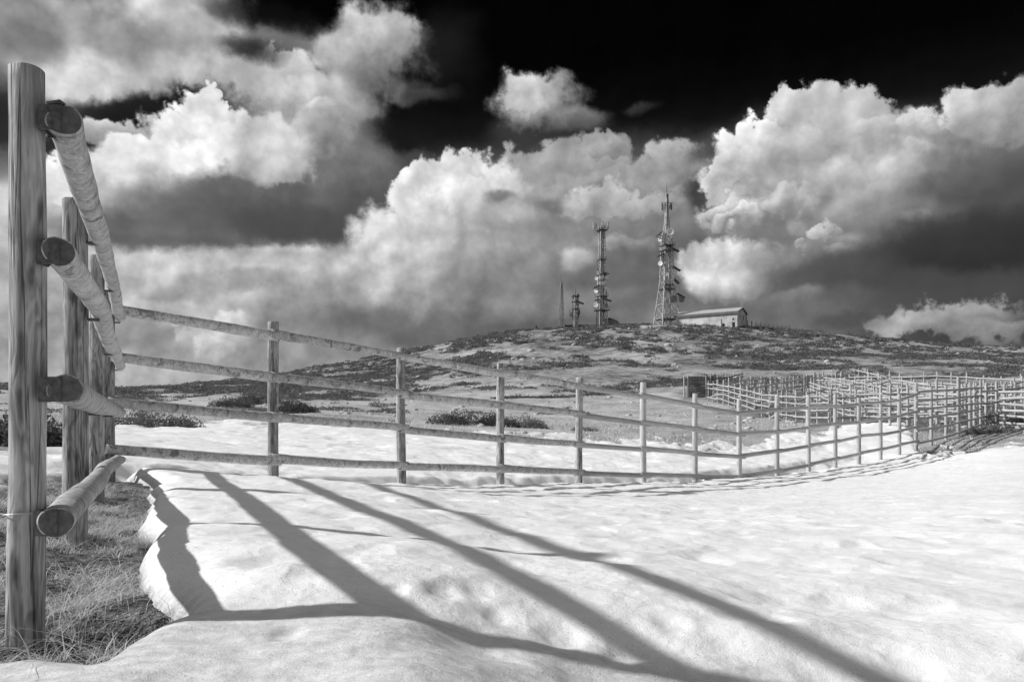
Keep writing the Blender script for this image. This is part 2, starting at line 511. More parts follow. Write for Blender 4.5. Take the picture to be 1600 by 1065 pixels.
def empty(name, loc, label=None, cat=None, group=None, rz=0.0):
    o = bpy.data.objects.new(name, None)
    o.empty_display_size = 0.2
    o.location = loc
    o.rotation_euler = (0, 0, rz)
    COL.objects.link(o)
    tag(o, label, cat, group)
    return o


def tag(o, label=None, cat=None, group=None, kind=None):
    if label: o['label'] = label
    if cat: o['category'] = cat
    if group: o['group'] = group
    if kind: o['kind'] = kind
    return o


# ---- gradient noise in numpy
_perm = np.random.default_rng(11).permutation(1024)
_ang = np.random.default_rng(12).random(1024) * 2 * np.pi


def pnoise(x, y):
    xi = np.floor(x).astype(np.int64); yi = np.floor(y).astype(np.int64)
    xf = x - xi; yf = y - yi
    u = xf * xf * xf * (xf * (xf * 6 - 15) + 10); v = yf * yf * yf * (yf * (yf * 6 - 15) + 10)

    def g(ix, iy, dx, dy):
        h = _perm[(_perm[ix & 1023] + iy) & 1023]
        a = _ang[h]
        return np.cos(a) * dx + np.sin(a) * dy
    a = g(xi, yi, xf, yf); b = g(xi + 1, yi, xf - 1, yf)
    c = g(xi, yi + 1, xf, yf - 1); d = g(xi + 1, yi + 1, xf - 1, yf - 1)
    return (a + (b - a) * u) * (1 - v) + (c + (d - c) * u) * v


def fbm(x, y, oct=4, gain=0.5):
    s = 0.0; a = 1.0
    for k in range(oct):
        s = s + a * pnoise(x + 17.3 * k, y - 9.1 * k)
        x = x * 2.03; y = y * 2.03; a *= gain
    return s


def sstep(a, b, x):
    t = np.clip((x - a) / (b - a), 0, 1)
    return t * t * (3 - 2 * t)


# ================================================================== terrain
# heights of the turf surveyed along sight lines: columns = sight line, rows = distance
T_PX = np.array([-700, 0, 200, 430, 630, 800, 1000, 1200, 1400, 1600, 2400], float)
T_D = np.array([1.5, 2.4, 4.3, 6.4, 8.5, 11, 14, 18, 22, 28, 36, 50, 75, 110, 160, 210, 265, 330, 600, 3000, 9000], float)
Z_NEAR = np.array([
    # 1.5   2.4    4.3    6.4    8.5    11     14     18     22     28
    [.02,  .02,   .03,   .06,   .10,   .16,   .22,   .30,   .42,   .62],
    [.00,  .00,   .08,   .08,   .08,   .10,   .15,   .22,   .32,   .50],
    [.01,  .01,  -.02,   .01,   .02,   .00,   .02,   .08,   .15,   .32],
    [.01,  .00,  -.05,  -.07,  -.10,  -.20,  -.26,  -.20,  -.08,  .14],
    [.01,  .01,  -.08,  -.15,  -.21,  -.32,  -.40,  -.34,  -.22,  -.04],
    [-.06, -.06, -.18,  -.26,  -.33,  -.42,  -.52,  -.52,  -.44,  -.20],
    [-.12, -.13,  -.22,  -.33,  -.41,  -.52,  -.62,  -.72,  -.65,  -.36],
    [-.16, -.20,  -.27,  -.37,  -.47,  -.59,  -.70,  -.82,  -.82,  -.58],
    [-.18, -.24,  -.29,  -.37,  -.46,  -.56,  -.66,  -.76,  -.80,  -.66],
    [-.19, -.24,  -.29,  -.35,  -.41,  -.47,  -.52,  -.52,  -.42,  -.16],
    [-.19, -.24,  -.29,  -.34,  -.38,  -.42,  -.42,  -.35,  -.20,  .10]])
PY_FAR = np.array([
    # 36   50   75   110  160  210  265  330  600  3000 9000
    [645, 628, 612, 602, 600, 602, 604, 615, 640, 652, 654],
    [648, 630, 615, 605, 603, 602, 603, 615, 640, 652, 654],
    [652, 640, 625, 615, 611, 610, 610, 618, 640, 652, 654],
    [656, 645, 630, 617, 605, 595, 585, 600, 640, 652, 654],
    [666, 650, 632, 615, 592, 570, 550, 575, 635, 652, 654],
    [672, 658, 637, 607, 570, 540, 518, 545, 630, 652, 654],
    [676, 662, 631, 604, 565, 530, 509, 540, 628, 652, 654],
    [674, 660, 617, 598, 565, 533, 513, 540, 628, 652, 654],
    [672, 655, 613, 590, 565, 545, 533, 555, 630, 652, 654],
    [667, 640, 612, 590, 570, 555, 545, 562, 632, 652, 654],
    [660, 636, 612, 592, 575, 562, 552, 566, 634, 652, 654]], float)
_slope = np.concatenate([(Z_NEAR - ZC) / T_D[None, :10], (HORY - PY_FAR) / FPX], axis=1)   # tan of the angle above eye level


def _catmull(xs, ys, xq):
    """monotone-ish cubic through (xs, ys[..., i]) at xq"""
    m = np.gradient(ys, xs, axis=-1)
    i = np.clip(np.searchsorted(xs, xq) - 1, 0, len(xs) - 2)
    h = xs[i + 1] - xs[i]; t = (xq - xs[i]) / h
    h00 = 2 * t**3 - 3 * t**2 + 1; h10 = t**3 - 2 * t**2 + t; h01 = -2 * t**3 + 3 * t**2; h11 = t**3 - t**2
    return ys[..., i] * h00 + m[..., i] * h * h10 + ys[..., i + 1] * h01 + m[..., i + 1] * h * h11


_PXQ = np.linspace(-700, 2400, 400)
_LDQ = np.linspace(math.log(1.5), math.log(9000), 500)
_tab = _catmull(np.log(T_D), _slope, _LDQ)               # (cols, 500)
_tab = _catmull(T_PX, _tab.T, _PXQ).T                      # (400, 500)


def ground_smooth(x, y):
    x = np.asarray(x, float); y = np.asarray(y, float)
    r = np.hypot(x, y)
    azm = np.arctan2(x, y)
    lim = math.radians(51)
    azc = np.clip(azm, -lim, lim)
    d = np.maximum(r * np.cos(azc), 1.5)
    px = np.clip(800 + FPX * np.tan(azc), -700, 2399)
    u = (px + 700) / 3100 * 399
    w = (np.log(np.clip(d, 1.5, 8990)) - _LDQ[0]) / (_LDQ[-1] - _LDQ[0]) * 499
    i = np.clip(u.astype(int), 0, 398); j = np.clip(w.astype(int), 0, 498)
    fu = u - i; fw = w - j
    s = (_tab[i, j] * (1 - fu) + _tab[i + 1, j] * fu) * (1 - fw) + (_tab[i, j + 1] * (1 - fu) + _tab[i + 1, j + 1] * fu) * fw
    z = ZC + s * d
    # hollow scoured along the far side of the long fence
    sl = (x + 4.29) * .734 - (y - 8.44) * .679
    al_ = (x + 4.29) * .679 + (y - 8.44) * .734
    q_ = -sl + fbm(x / 1.3, y / 1.3 + 31, 3) * .35
    z = z - sstep(-.8, 1.2, al_) * sstep(27, 22, al_) * .30 * sstep(-.1, .35, q_) * sstep(1.55, 1.0, q_)
    # level out close to and behind the camera
    back = sstep(math.radians(60), math.radians(110), np.abs(azm))
    zb = -0.1 + 0.02 * (r ** 0.5)
    return z * (1 - back) + zb * back


def ground_z(x, y):
    x = np.asarray(x, float); y = np.asarray(y, float)
    d = np.hypot(x, y)
    z = ground_smooth(x, y)
    far = sstep(30, 120, d)
    z = z + fbm(x / 22, y / 22, 4) * 1.1 * far * sstep(2000, 500, d) + fbm(x / 5, y / 5, 3) * 0.16 * sstep(12, 60, d) * sstep(900, 300, d)
    z = z + fbm(x / 0.5, y / 0.5, 4) * 0.035 * sstep(40, 10, d) + fbm(x / .22, y / .22, 3) * 0.03 * sstep(12, 8, d) - .07 * np.exp(-(((x + 1.22) / .16) ** 2 + ((y - 2.47) / .16) ** 2) ** 2)
    return z


def gz(x, y):
    return float(ground_z(np.array([x]), np.array([y]))[0])


def W(px, py, d):
    """world point on the sight line of a picture position at depth d"""
    return Vector(((px - 800) / FPX * d, d, ZC + (HORY - py) / FPX * d))


# ---- the bare-turf patch round the near fence (plan outline)
def plan(px, py, z):
    d = (ZC - z) * FPX / (py - HORY)
    return ((px - 800) / FPX * d, d)


BARE = [plan(-260, 1046, 0), plan(0, 1046, 0), plan(63, 1043, 0), plan(140, 1058, 0), plan(203, 1029, 0), plan(242, 1009, 0), plan(286, 996, 0.0),
        plan(261, 961, .0), plan(222, 925, .0), plan(218, 903, -.01), plan(254, 862, -.02), plan(216, 838, -.02), plan(222, 826, -.02),
        plan(239, 801, -.01), plan(234, 782, 0), plan(250, 770, 0), plan(232, 758, .01), plan(195, 748, .02),
        (-4.5, 8.3), (-5.0, 8.0), (-4.3, 6.6), plan(60, 772, .02), (-3.6, 4.9), (-3.6, 3.0)]
BARE = np.array(BARE)


def bare_sd(x, y):
    """signed distance to the bare patch, positive outside it (on snow)"""
    n = len(BARE)
    dmin = np.full(x.shape, 1e9); inside = np.zeros(x.shape, bool)
    for k in range(n):
        ax, ay = BARE[k]; bx, by = BARE[(k + 1) % n]
        ex, ey = bx - ax, by - ay
        t = np.clip(((x - ax) * ex + (y - ay) * ey) / (ex * ex + ey * ey), 0, 1)
        dmin = np.minimum(dmin, np.hypot(x - ax - t * ex, y - ay - t * ey))
        with np.errstate(divide='ignore', invalid='ignore'):
            c = ((ay > y) != (by > y)) & (x < (bx - ax) * (y - ay) / (by - ay + 1e-12) + ax)
        inside ^= c
    return np.where(inside, -dmin, dmin)


OUT_PX = np.array([-900, -300, 0, 100, 150, 190, 300, 430, 560, 630, 800, 900, 1000, 1100, 1165, 1195, 1234, 1285, 1330, 1400, 1425, 1437, 1455, 1500, 1600, 2400], float)
OUT_D = np.array([9, 10, 13, 15, 22, 31, 33, 35, 35, 33, 33, 32, 31, 30, 30, 32, 36, 34, 40, 42, 36, 28.2, 27.4, 27, 26.5, 25], float)


def snow_depth(x, y):
    """thickness of the snow at a plan position (negative: no snow)"""
    r = np.hypot(x, y)
    azc = np.clip(np.arctan2(x, y), -math.radians(53), math.radians(53))
    d = r * np.cos(azc)
    px = 800 + FPX * np.tan(azc)
    dout = np.interp(px, OUT_PX, OUT_D)
    dout = dout + (fbm(x / 1.5, y / 3.2, 5, .6) * 5.0) * sstep(16, 26, dout) + fbm(x / 0.9, y / 0.9, 3) * 0.6
    s_far = (dout - d) * 0.25
    near = r < 12
    s_bare = np.full(x.shape, 9.0)
    xs, ys = x[near], y[near]
    s_bare[near] = bare_sd(xs + fbm(xs / .5, ys / .5, 2) * 0.07 + 0 * xs, ys + fbm(xs / .5 + 9, ys / .5, 2) * 0.07)
    # the drift stands highest along its right-hand edge against the turf and thins towards the viewer
    full = 0.055 + 0.095 * sstep(2.25, 2.9, d) * sstep(11, 7.5, d) * sstep(60, 230, px) + 0.05 * sstep(7.0, 12.0, d)
    t1 = full * np.clip(1 - np.exp(-np.maximum(s_bare, 0) / 0.06), 0, 1) + np.minimum(s_bare, 0) * 0.8
    t2 = 0.07 * np.clip(1 - np.exp(-np.maximum(s_far, 0) / 0.10), 0, 1) + np.minimum(s_far, 0) * 0.5
    return np.minimum(t1, np.where(s_far > 0.6, 9.0, t2))


# old softened footprints and melt pits in the foreground
DENTS = [(-.63, 2.22, .045, .030), (-.38, 2.62, .035, .022), (-.24, 2.70, .06, .035), (-.12, 2.78, .06, .030), (-.05, 2.62, .045, .02), (.16, 2.55, .07, .03), (.34, 2.45, .05, .025),
         (.55, 2.75, .06, .03), (.95, 2.9, .07, .03), (-.1, 2.3, .12, .05), (.2, 2.2, .09, .035), (-.75, 3.1, .06, .02), (-.9, 2.85, .05, .02), (.7, 2.2, .06, .03), (-.55, 3.6, .06, .018), (.1, 3.7, .07, .02), (1.3, 2.6, .08, .03)]


def snow_relief(x, y):
    d = np.hypot(x, y)
    a = fbm(x / 1.15 + 3.1, y / 0.8, 2) * 0.05
    b = fbm(x / 0.30, y / 0.24 + 5, 5, .55) * 0.0115
    a = a + fbm(x / .62 + 11, y / .5 + 2, 2) * .024 * sstep(4.2, 3.0, d)
    pits = np.minimum(fbm(x / 0.45 + 40, y / 0.40, 2) + 0.14, 0) * 0.05
    for (u_, v_, rr_, dd_) in DENTS:
        pits = pits - .6 * dd_ * np.exp(-(((x - u_) / rr_) ** 2 + ((y - v_) / (rr_ * 1.3)) ** 2) ** 1.5)
    sl = (x + 4.29) * .734 - (y - 8.44) * .679
    beyond = sstep(.1, -.8, sl) * sstep(9, 10, d)
    c = fbm(x / 3.5, y / 2.2, 3) * 0.06 * sstep(5, 12, d) + np.minimum(fbm(x / 1.6 + 7, y / 1.3, 4), .1) * 0.14 * beyond
    rip = fbm(x / .8, y / 0.25 + 20, 4, .6) * 0.018 * sstep(4, 9, d)
    return (a + b + pits) * sstep(14, 7, d) * 1.0 + c + rip + b * 1.0 * sstep(7, 14, d)


def polar_grid(azs, rs):
    A, R = np.meshgrid(azs, rs)
    return R * np.sin(A), R * np.cos(A)


def grid_faces(nr, na, wrap=False):
    i = np.arange(nr - 1)[:, None]; j = np.arange(na if wrap else na - 1)[None, :]
    jn = (j + 1) % na
    return np.stack([i * na + j, i * na + jn, (i + 1) * na + jn, (i + 1) * na + j], -1).reshape(-1, 4)[:, ::-1]


# ground sheet, to the horizon all round
dense = np.radians(np.linspace(-42, 42, 440))
coarse = np.radians(np.linspace(42, 318, 70))[1:-1]
azs = np.concatenate([dense, coarse])
rs = np.concatenate([[0.02], np.exp(np.linspace(math.log(0.5), math.log(8000), 430))])
gx, gy = polar_grid(azs, rs)
gzv = ground_z(gx, gy)
gverts = np.stack([gx, gy, gzv], -1).reshape(-1, 3)

# turf / heath material
m, t, b = principled('heath_ground', 0.95, 0.1)
tc = t.node('ShaderNodeTexCoord')
P = tc.outputs['Object']
cam_d_ = t.vmath('LENGTH', t.vmath('MULTIPLY', P, (1, 1, 0)))
big = t.noise(P, 0.05, 6.0, 0.65)
mid = t.noise(P, 0.45, 8.0, 0.72)
finen = t.noise(P, 6.0, 5.0, 0.7)
v = t.math('MULTIPLY_ADD', big, 0.75, t.math('MULTIPLY_ADD', mid, 0.75, t.math('MULTIPLY', finen, 0.25)))
hillc = t.maprange(v, 0.74, 1.02, 0.09, 0.50)
pastc = t.maprange(v, 0.64, 1.02, 0.20, 0.66)
farc = t.mix(t.maprange(cam_d_, 85.0, 125.0, 0.0, 1.0), pastc, hillc)
nearc = t.maprange(t.math('MULTIPLY_ADD', finen, 0.6, t.math('MULTIPLY', t.noise(P, 24.0, 5.0, 0.7), 0.4)), 0.38, 0.66, 0.02, 0.30)
# trampled dark soil inside the stock pens
sp_ = t.node('ShaderNodeSeparateXYZ')
t.l.new(t.vmath('ADD', P, t.vmath('SCALE', t.vmath('SUBTRACT', t.noise(P, 0.25, 4.0, 0.6, color=True), (0.5, 0.5, 0.5)), scale=7.0)), sp_.inputs[0])
pen = t.math('MULTIPLY', t.maprange(sp_.outputs[0], 17.0, 19.0, 0.0, 1.0), t.math('MULTIPLY', t.maprange(sp_.outputs[1], 31.0, 35.0, 0.0, 1.0), t.maprange(sp_.outputs[1], 86.0, 98.0, 1.0, 0.0)))
farc = t.mix(t.math('MULTIPLY', pen, 0.85), farc, t.maprange(v, 0.62, 1.05, 0.05, 0.22))
t.l.new(t.mix(t.maprange(cam_d_, 9.0, 24.0, 0.0, 1.0), nearc, farc), b.inputs['Base Color'])
bump(t, b, t.math('MULTIPLY_ADD', mid, 0.8, finen), 0.8, 0.25)
M['ground'] = m
ground = link('ground', np_mesh('ground', gverts, grid_faces(len(rs), len(azs), True), M['ground'], True))
tag(ground, 'pale heath and dry turf rising to a broad hill', None, None, 'structure')

# snow
m, t, b = principled('old_snow', 0.55, 0.25)
tc = t.node('ShaderNodeTexCoord')
P = tc.outputs['Object']
grain = t.noise(P, 150.0, 5.0, 0.7)
crust = t.noise(t.vmath('MULTIPLY', P, (1.0, 1.6, 1.0)), 14.0, 6.0, 0.65)
dirt = t.noise(P, 120.0, 2.0, 0.5)
dmask = t.maprange(t.noise(P, 2.2, 4.0, 0.6), 0.42, 0.62, 0.0, 1.0)
speck = t.math('MULTIPLY', t.maprange(dirt, 0.65, 0.71, 0.0, 0.8), dmask)
soil = t.maprange(t.noise(P, 1.3, 7.0, 0.65), 0.35, 0.68, 0.90, 0.84)
rim_at = t.node('ShaderNodeAttribute', attribute_name='tone')      # thin snow edge: colour darkened to hold down the sunlit bank face
soil = t.math('MULTIPLY', soil, t.math('SUBTRACT', 1.0, t.math('MULTIPLY', rim_at.outputs['Fac'], t.maprange(crust, 0.35, 0.65, 0.25, 0.75))))  # soiling times the rim darkening that tones down the sunlit edge
t.l.new(t.math('MULTIPLY', soil, t.math('SUBTRACT', 1.0, speck)), b.inputs['Base Color'])
bump(t, b, t.math('MULTIPLY_ADD', grain, 0.45, crust), 0.45, 0.02)
M['snow'] = m
azs = np.concatenate([np.radians(np.linspace(-75, -37, 40))[:-1], np.radians(np.linspace(-37, 37, 640)), np.radians(np.linspace(37, 75, 40))[1:]])
rs = np.concatenate([np.exp(np.linspace(math.log(0.45), math.log(1.6), 40))[:-1], np.exp(np.linspace(math.log(1.6), math.log(9), 400))[:-1], np.exp(np.linspace(math.log(9), math.log(48), 380))])
gx, gy = polar_grid(azs, rs)
th = snow_depth(gx, gy)
zz = ground_z(gx, gy) * 1.0
zs = ground_smooth(gx, gy) + th + np.where(th > 0, snow_relief(gx, gy) * np.clip(th / 0.08, 0, 1), 0) + 0.012
zs = np.where(th < 0, zz + th, zs)
sverts = np.stack([gx, gy, zs], -1).reshape(-1, 3)
fc = grid_faces(len(rs), len(azs))
keep = (th.reshape(-1)[fc].max(axis=1) > -0.05)
fc = fc[keep]
used = np.unique(fc); remap = np.full(len(sverts), -1); remap[used] = np.arange(len(used))
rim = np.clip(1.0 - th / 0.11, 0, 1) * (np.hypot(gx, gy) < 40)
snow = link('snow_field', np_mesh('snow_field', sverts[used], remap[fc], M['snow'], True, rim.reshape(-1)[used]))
tag(snow, 'old granular snow field spread in front of and behind the long fence', None, None, 'structure')


def surf_z(x, y):
    """top of snow or turf"""
    xa = np.array([x]); ya = np.array([y])
    th_ = snow_depth(xa, ya)
    if th_[0] > 0:
        return float((ground_smooth(xa, ya) + th_ + snow_relief(xa, ya) * np.clip(th_ / 0.08, 0, 1) + 0.012)[0])
    return gz(x, y)

# ================================================================== timber
def log_mesh(name, pts, radii, mat, sides=14, per=6, wob=0.06, seed=0, chamfer=0.0, endmat=None):
    """a round log swept through pts (world offsets), with lumps and flats"""
    rg = np.random.default_rng(seed)
    P_ = [Vector(p) for p in pts]
    # resample
    path, rad = [], []
    for k in range(len(P_) - 1):
        for s in range(per):
            f = s / per
            path.append(P_[k].lerp(P_[k + 1], f)); rad.append(radii[k] * (1 - f) + radii[k + 1] * f)
    path.append(P_[-1]); rad.append(radii[-1])
    nr = len(path)
    ph = rg.random(6) * 6.28
    verts, faces = [], []
    d0 = (path[-1] - path[0]).normalized()
    a = d0.orthogonal().normalized(); b_ = d0.cross(a)
    L = 0.0
    for k in range(nr):
        if k: L += (path[k] - path[k - 1]).length
        bend = a * (math.sin(L * 1.7 + ph[0]) * 0.006) + b_ * (math.sin(L * 2.3 + ph[1]) * 0.006)
        rk = rad[k]
        for i in range(sides):
            th_ = 2 * math.pi * i / sides
            w = 1 + wob * (0.5 * math.sin(2 * th_ + ph[2] + L * 0.8) + 0.35 * math.sin(3 * th_ + ph[3] - L * 1.9) + 0.3 * math.sin(L * 6 + ph[4]) + 0.25 * math.sin(L * 13 + 2 * th_ + ph[5]))
            rr = rk * w
            verts.append(path[k] + bend + (a * math.cos(th_) + b_ * math.sin(th_)) * rr)
    for k in range(nr - 1):
        for i in range(sides):
            j = (i + 1) % sides
            faces.append((k * sides + i, k * sides + j, (k + 1) * sides + j, (k + 1) * sides + i))
    # bevelled ends
    for end, sgn in ((0, -1), (nr - 1, 1)):
        base_i = end * sides
        k0 = len(verts)
        dd = (path[1] - path[0]).normalized() if end == 0 else (path[-1] - path[-2]).normalized()
        for i in range(sides):
            c = path[end]
            verts.append(c + (verts[base_i + i] - c) * (1 - 0.08 - chamfer) + dd * sgn * rad[end] * (0.06 + chamfer))
        for i in range(sides):
            j = (i + 1) % sides
            q = (base_i + i, base_i + j, k0 + j, k0 + i)
            faces.append(q if sgn > 0 else q[::-1])
        cap = tuple(k0 + i for i in range(sides))
        faces.append(cap if sgn > 0 else cap[::-1])
    me = bpy.data.meshes.new(name)
    me.from_pydata([tuple(v_) for v_ in verts], [], faces)
    me.materials.append(mat)
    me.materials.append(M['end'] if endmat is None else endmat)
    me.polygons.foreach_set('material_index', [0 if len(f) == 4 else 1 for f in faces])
    sm = [len(f) == 4 for f in faces]
    me.polygons.foreach_set('use_smooth', sm)
    me.update()
    return me


# unit logs (radius 1, length 1 along Z) shared by the many posts and rails further off
UNIT = []
for s_ in range(4):
    UNIT.append(log_mesh('round_log', [(0, 0, 0), (0.0, 0, 1)], [1.0, 0.94], M['far_wood'], 9, 3, 0.07, 50 + s_, 0.0, M['far_wood']))
UNIT_D = []
for s_ in range(2):
    UNIT_D.append(log_mesh('dark_board_log', [(0, 0, 0), (0.0, 0, 1)], [1.0, 0.96], M['dark_wood'], 8, 2, 0.07, 80 + s_))


def unit_log(name, p0, p1, r, parent, bank=UNIT):
    p0 = Vector(p0); p1 = Vector(p1)
    d = p1 - p0
    o = bpy.data.objects.new(name, random.choice(bank))
    COL.objects.link(o)
    o.rotation_mode = 'QUATERNION'
    o.rotation_quaternion = d.to_track_quat('Z', 'Y') @ Quaternion((0, 0, 1), random.random() * 6.28)
    o.location = p0 - Vector(parent.location)
    o.scale = (r, r, d.length)
    o.parent = parent
    return o


# ------------------------------------------------------------------ near fence on the left, running away from the viewer
P_POST = [(40, 2.39, 110, 1010, .0495), (117, 4.28, 313, 786, .060), (150, 6.30, 400, 745, .059), (168, 8.44, 455, 716, .072)]
posts = [(W(p, HORY, d).x, d, W(p, yt, d).z, W(p, yb, d).z, r) for (p, d, yt, yb, r) in P_POST]
nf = empty('log_fence', (posts[0][0], posts[0][1], gz(posts[0][0], posts[0][1])),
           'nearest log fence at the left edge, tall posts and round rails over bare turf', 'fence')
O0 = Vector(nf.location)
fdir = Vector((-0.424, 0.906, 0.0)); fperp = Vector((0.906, 0.424, 0.0))
for k, (x, y, zt, zb, r) in enumerate(posts):
    zb2 = min(zb, gz(x, y)) - 0.12
    n_ = 7
    lean = Vector((0.012 if k == 0 else 0.0, 0, 0))
    pts = [Vector((x, y, zb2 + (zt - zb2) * i / n_)) + lean * (i / n_ - 0.5) - O0 for i in range(n_ + 1)]
    me = log_mesh('post', pts, [r * (1.08 - 0.1 * i / n_) for i in range(n_ + 1)], M['post'], 36 if k == 0 else 24, 7, 0.05, 3 + k, 0.03, M['post'])
    link('post', me, nf)
RAILZ = [[1.564, 1.686, 1.755, 1.775], [1.179, 1.274, 1.250, 1.266], [.773, .762, .760, .752], [.378, .379, .335, .250]]
END_PX = [98, 96, 98, 92]
for k, zs_ in enumerate(RAILZ):
    pts = []
    for i, (x, y, zt, zb, r) in enumerate(posts):
        p = Vector((x, y, 0)) + fperp * (0.055 + r + 0.004)
        if i == 0:
            p = Vector(((END_PX[k] - 800) / FPX * 2.36, 2.36, 0))
        if i == 3:
            p = p + fdir * (0.10 + 0.05 * (k % 2)) - fperp * 0.01
        p.z = zs_[i]
        pts.append(p - O0)
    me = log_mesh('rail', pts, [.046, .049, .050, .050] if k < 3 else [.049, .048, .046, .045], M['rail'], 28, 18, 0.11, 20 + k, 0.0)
    ro = link('rail', me, nf)
    # iron bracket: plate on the sawn end, strap back to the post, bolt
    e = pts[0]
    br = MB()
    wpl = .066
    br.box((e.x - .030, e.y - .014, e.z - (.002 if k else -.008)), (wpl, .006, .074), 0.0)
    br.box((e.x - .060, e.y + .012, e.z - (.002 if k else -.008)), (.006, .050, .074), 0.0)
    br.box((e.x - .055, e.y + .040, e.z), (.024, .006, .068), 0.0)
    if k == 0:
        br.box((e.x - .014, e.y - .010, e.z + .050), (.040, .030, .006), 0.0, 0.0, -0.15)
    bo = br.build('bracket', M['iron'], nf)
    hb = MB().lathe((e.x - .028, e.y - .0175, e.z + .002), (0, -1, 0), [(0, .0065), (.0008, .006)], 10)
    bolt = hb.build('bolt', M['end'], bo)
    for i in (1, 2, 3):
        x, y, zt, zb, r = posts[i]
        c = (pts[i].x - fperp.x * .050, pts[i].y - fperp.y * .050, pts[i].z - .052)
        MB().box(c, (.10, .05, .012), math.atan2(fperp.y, fperp.x)).build('bracket', M['iron'], nf)
# loop of wire twisted round the first post
x, y, zt, zb, r = posts[0]
wr = MB(); zc_ = W(40, 802, 2.39).z - O0.z
ring = [Vector((math.cos(a_) * .0565 + 0.0, math.sin(a_) * .0565, zc_ + .006 * math.sin(a_ * 1.0 + 2.5))) for a_ in np.linspace(0, 2 * math.pi, 29)]
for q in range(28):
    wr.tube(ring[q], ring[q + 1], .0022, n=5, cap=False)
wr.tube(ring[14], ring[14] + Vector((-.55, .25, .03)), .0022, n=5)
wr.build('wire', M['wire'], nf)

# ------------------------------------------------------------------ long fence across the middle
LF = [  # column, depth, row of top, row of snow line, rows of the rails
 (427, 9.88, 503, 750, (524.7, 590, 652, 718)), (627, 11.37, 544, 754, (557, 614.8, 669.4, 727)),
 (782, 12.88, 568, 753, (582.8, 632.8, 685, 732)), (905, 14.40, 590, 755, (603.8, 647.5, 694, 738)),
 (1005, 15.92, 607, 752, (619.7, 661, 701.6, 742)), (1086, 17.4, 623, 746, (634, 670, 708, 744)),
 (1155, 18.92, 632, 746, (645.8, 678, 712.7, 744)), (1214, 20.44, 626, 740, (640, 674, 704, 735)),
 (1263, 21.9, 624, 736, (636, 667, 696, 725.7)), (1305, 23.33, 622, 732, (634.6, 662, 689, 716)),
 (1342, 24.74, 627, 727, (631, 659, 681, 708)), (1376, 26.2, 624, 721, (628.5, 654, 678, 701)),
 (1405, 27.6, 621, 716, (624.7, 649, 673, 694.4)), (1431, 29.0, 613, 710, (615.6, 643, 667, 689))]
lf = empty('log_fence', (LF[0][0] / FPX, LF[0][1], 0), 'long four-rail log fence crossing the snow from the near corner towards the pens', 'fence')
lf.location = W(427, 750, 9.88)
near_sideline = Vector((.734, -.679, 0))       # towards the viewer's side of this fence
O1 = Vector(lf.location)
for k, (p, d, yt, yb, rows) in enumerate(LF):
    top = W(p, yt, d); base = W(p, yb, d)
    zb2 = min(base.z, surf_z(base.x, base.y)) - 0.25
    if k < 4:
        n_ = 5
        pts = [Vector((top.x, top.y, zb2 + (top.z - zb2) * i / n_)) - O1 for i in range(n_ + 1)]
        link('post', log_mesh('post', pts, [.066] * (n_ + 1), M['post'], 18, 5, 0.04, 60 + k, 0.01, M['post']), lf)
    else:
        unit_log('post', (top.x, top.y, zb2), top, .063 + .004 * random.random(), lf)
for rix in range(4):
    line = [W((187, 186, 180, 177)[rix], (483, 556, 627, 701)[rix], 8.40)]
    for (p, d, yt, yb, rows) in LF:
        q = W(p, rows[rix], d)
        line.append(q + near_sideline * .045)
    for k in range(len(line) - 1):
        a_, b__ = line[k], line[k + 1]
        dd = (b__ - a_).normalized()
        jig = Vector((0, 0, 0.014 if k % 2 else -0.010)) + near_sideline * (.012 if k % 2 else 0.0)
        a2 = a_ - dd * .07 + jig; b2 = b__ + dd * .07 + jig * .6
        if k < 4:
            link('rail', log_mesh('rail', [a2 - O1, (a2 + b2) / 2 - O1 + Vector((0, 0, random.uniform(-.012, .006))), b2 - O1], [.062, .056, .050] if k % 2 else [.053, .057, .060], M['rail'], 16, 8, 0.09, 100 + rix * 20 + k), lf)
        else:
            unit_log('rail', a2, b2, .050 + .004 * random.random(), lf)

# six-rail stretch beyond it, up to the corner
LF2 = [(1431, 29.0, 613, 710), (1455, 30.5, 610, 703), (1478, 31.9, 608, 697), (1497, 33.2, 594, 686), (1515.5, 34.6, 602, 678.5), (1532, 35.9, 597, 672)]
six_a = (612, 625, 639, 655, 672, 693); six_b = (605, 617.8, 629, 638, 651.6, 662)
sf = empty('log_fence', W(1455, 703, 30.5), 'six-rail log fence stretch climbing to the corner post at the right', 'fence')
for (p, d, yt, yb) in LF2[1:]:
    top = W(p, yt, d); base = W(p, yb, d)
    unit_log('post', (top.x, top.y, min(base.z, surf_z(base.x, base.y)) - .2), top, .062, sf)
for rix in range(6):
    prev = None
    for k, (p, d, yt, yb) in enumerate(LF2):
        f = k / 5
        row = six_a[rix] + (six_b[rix] - six_a[rix]) * f + random.uniform(-.8, .8)
        q = W(p, row, d) + near_sideline * .06
        if prev is not None:
            e_ = (q - prev).normalized() * .05
            unit_log('rail', prev - e_, q + e_, .046, sf)
        prev = q


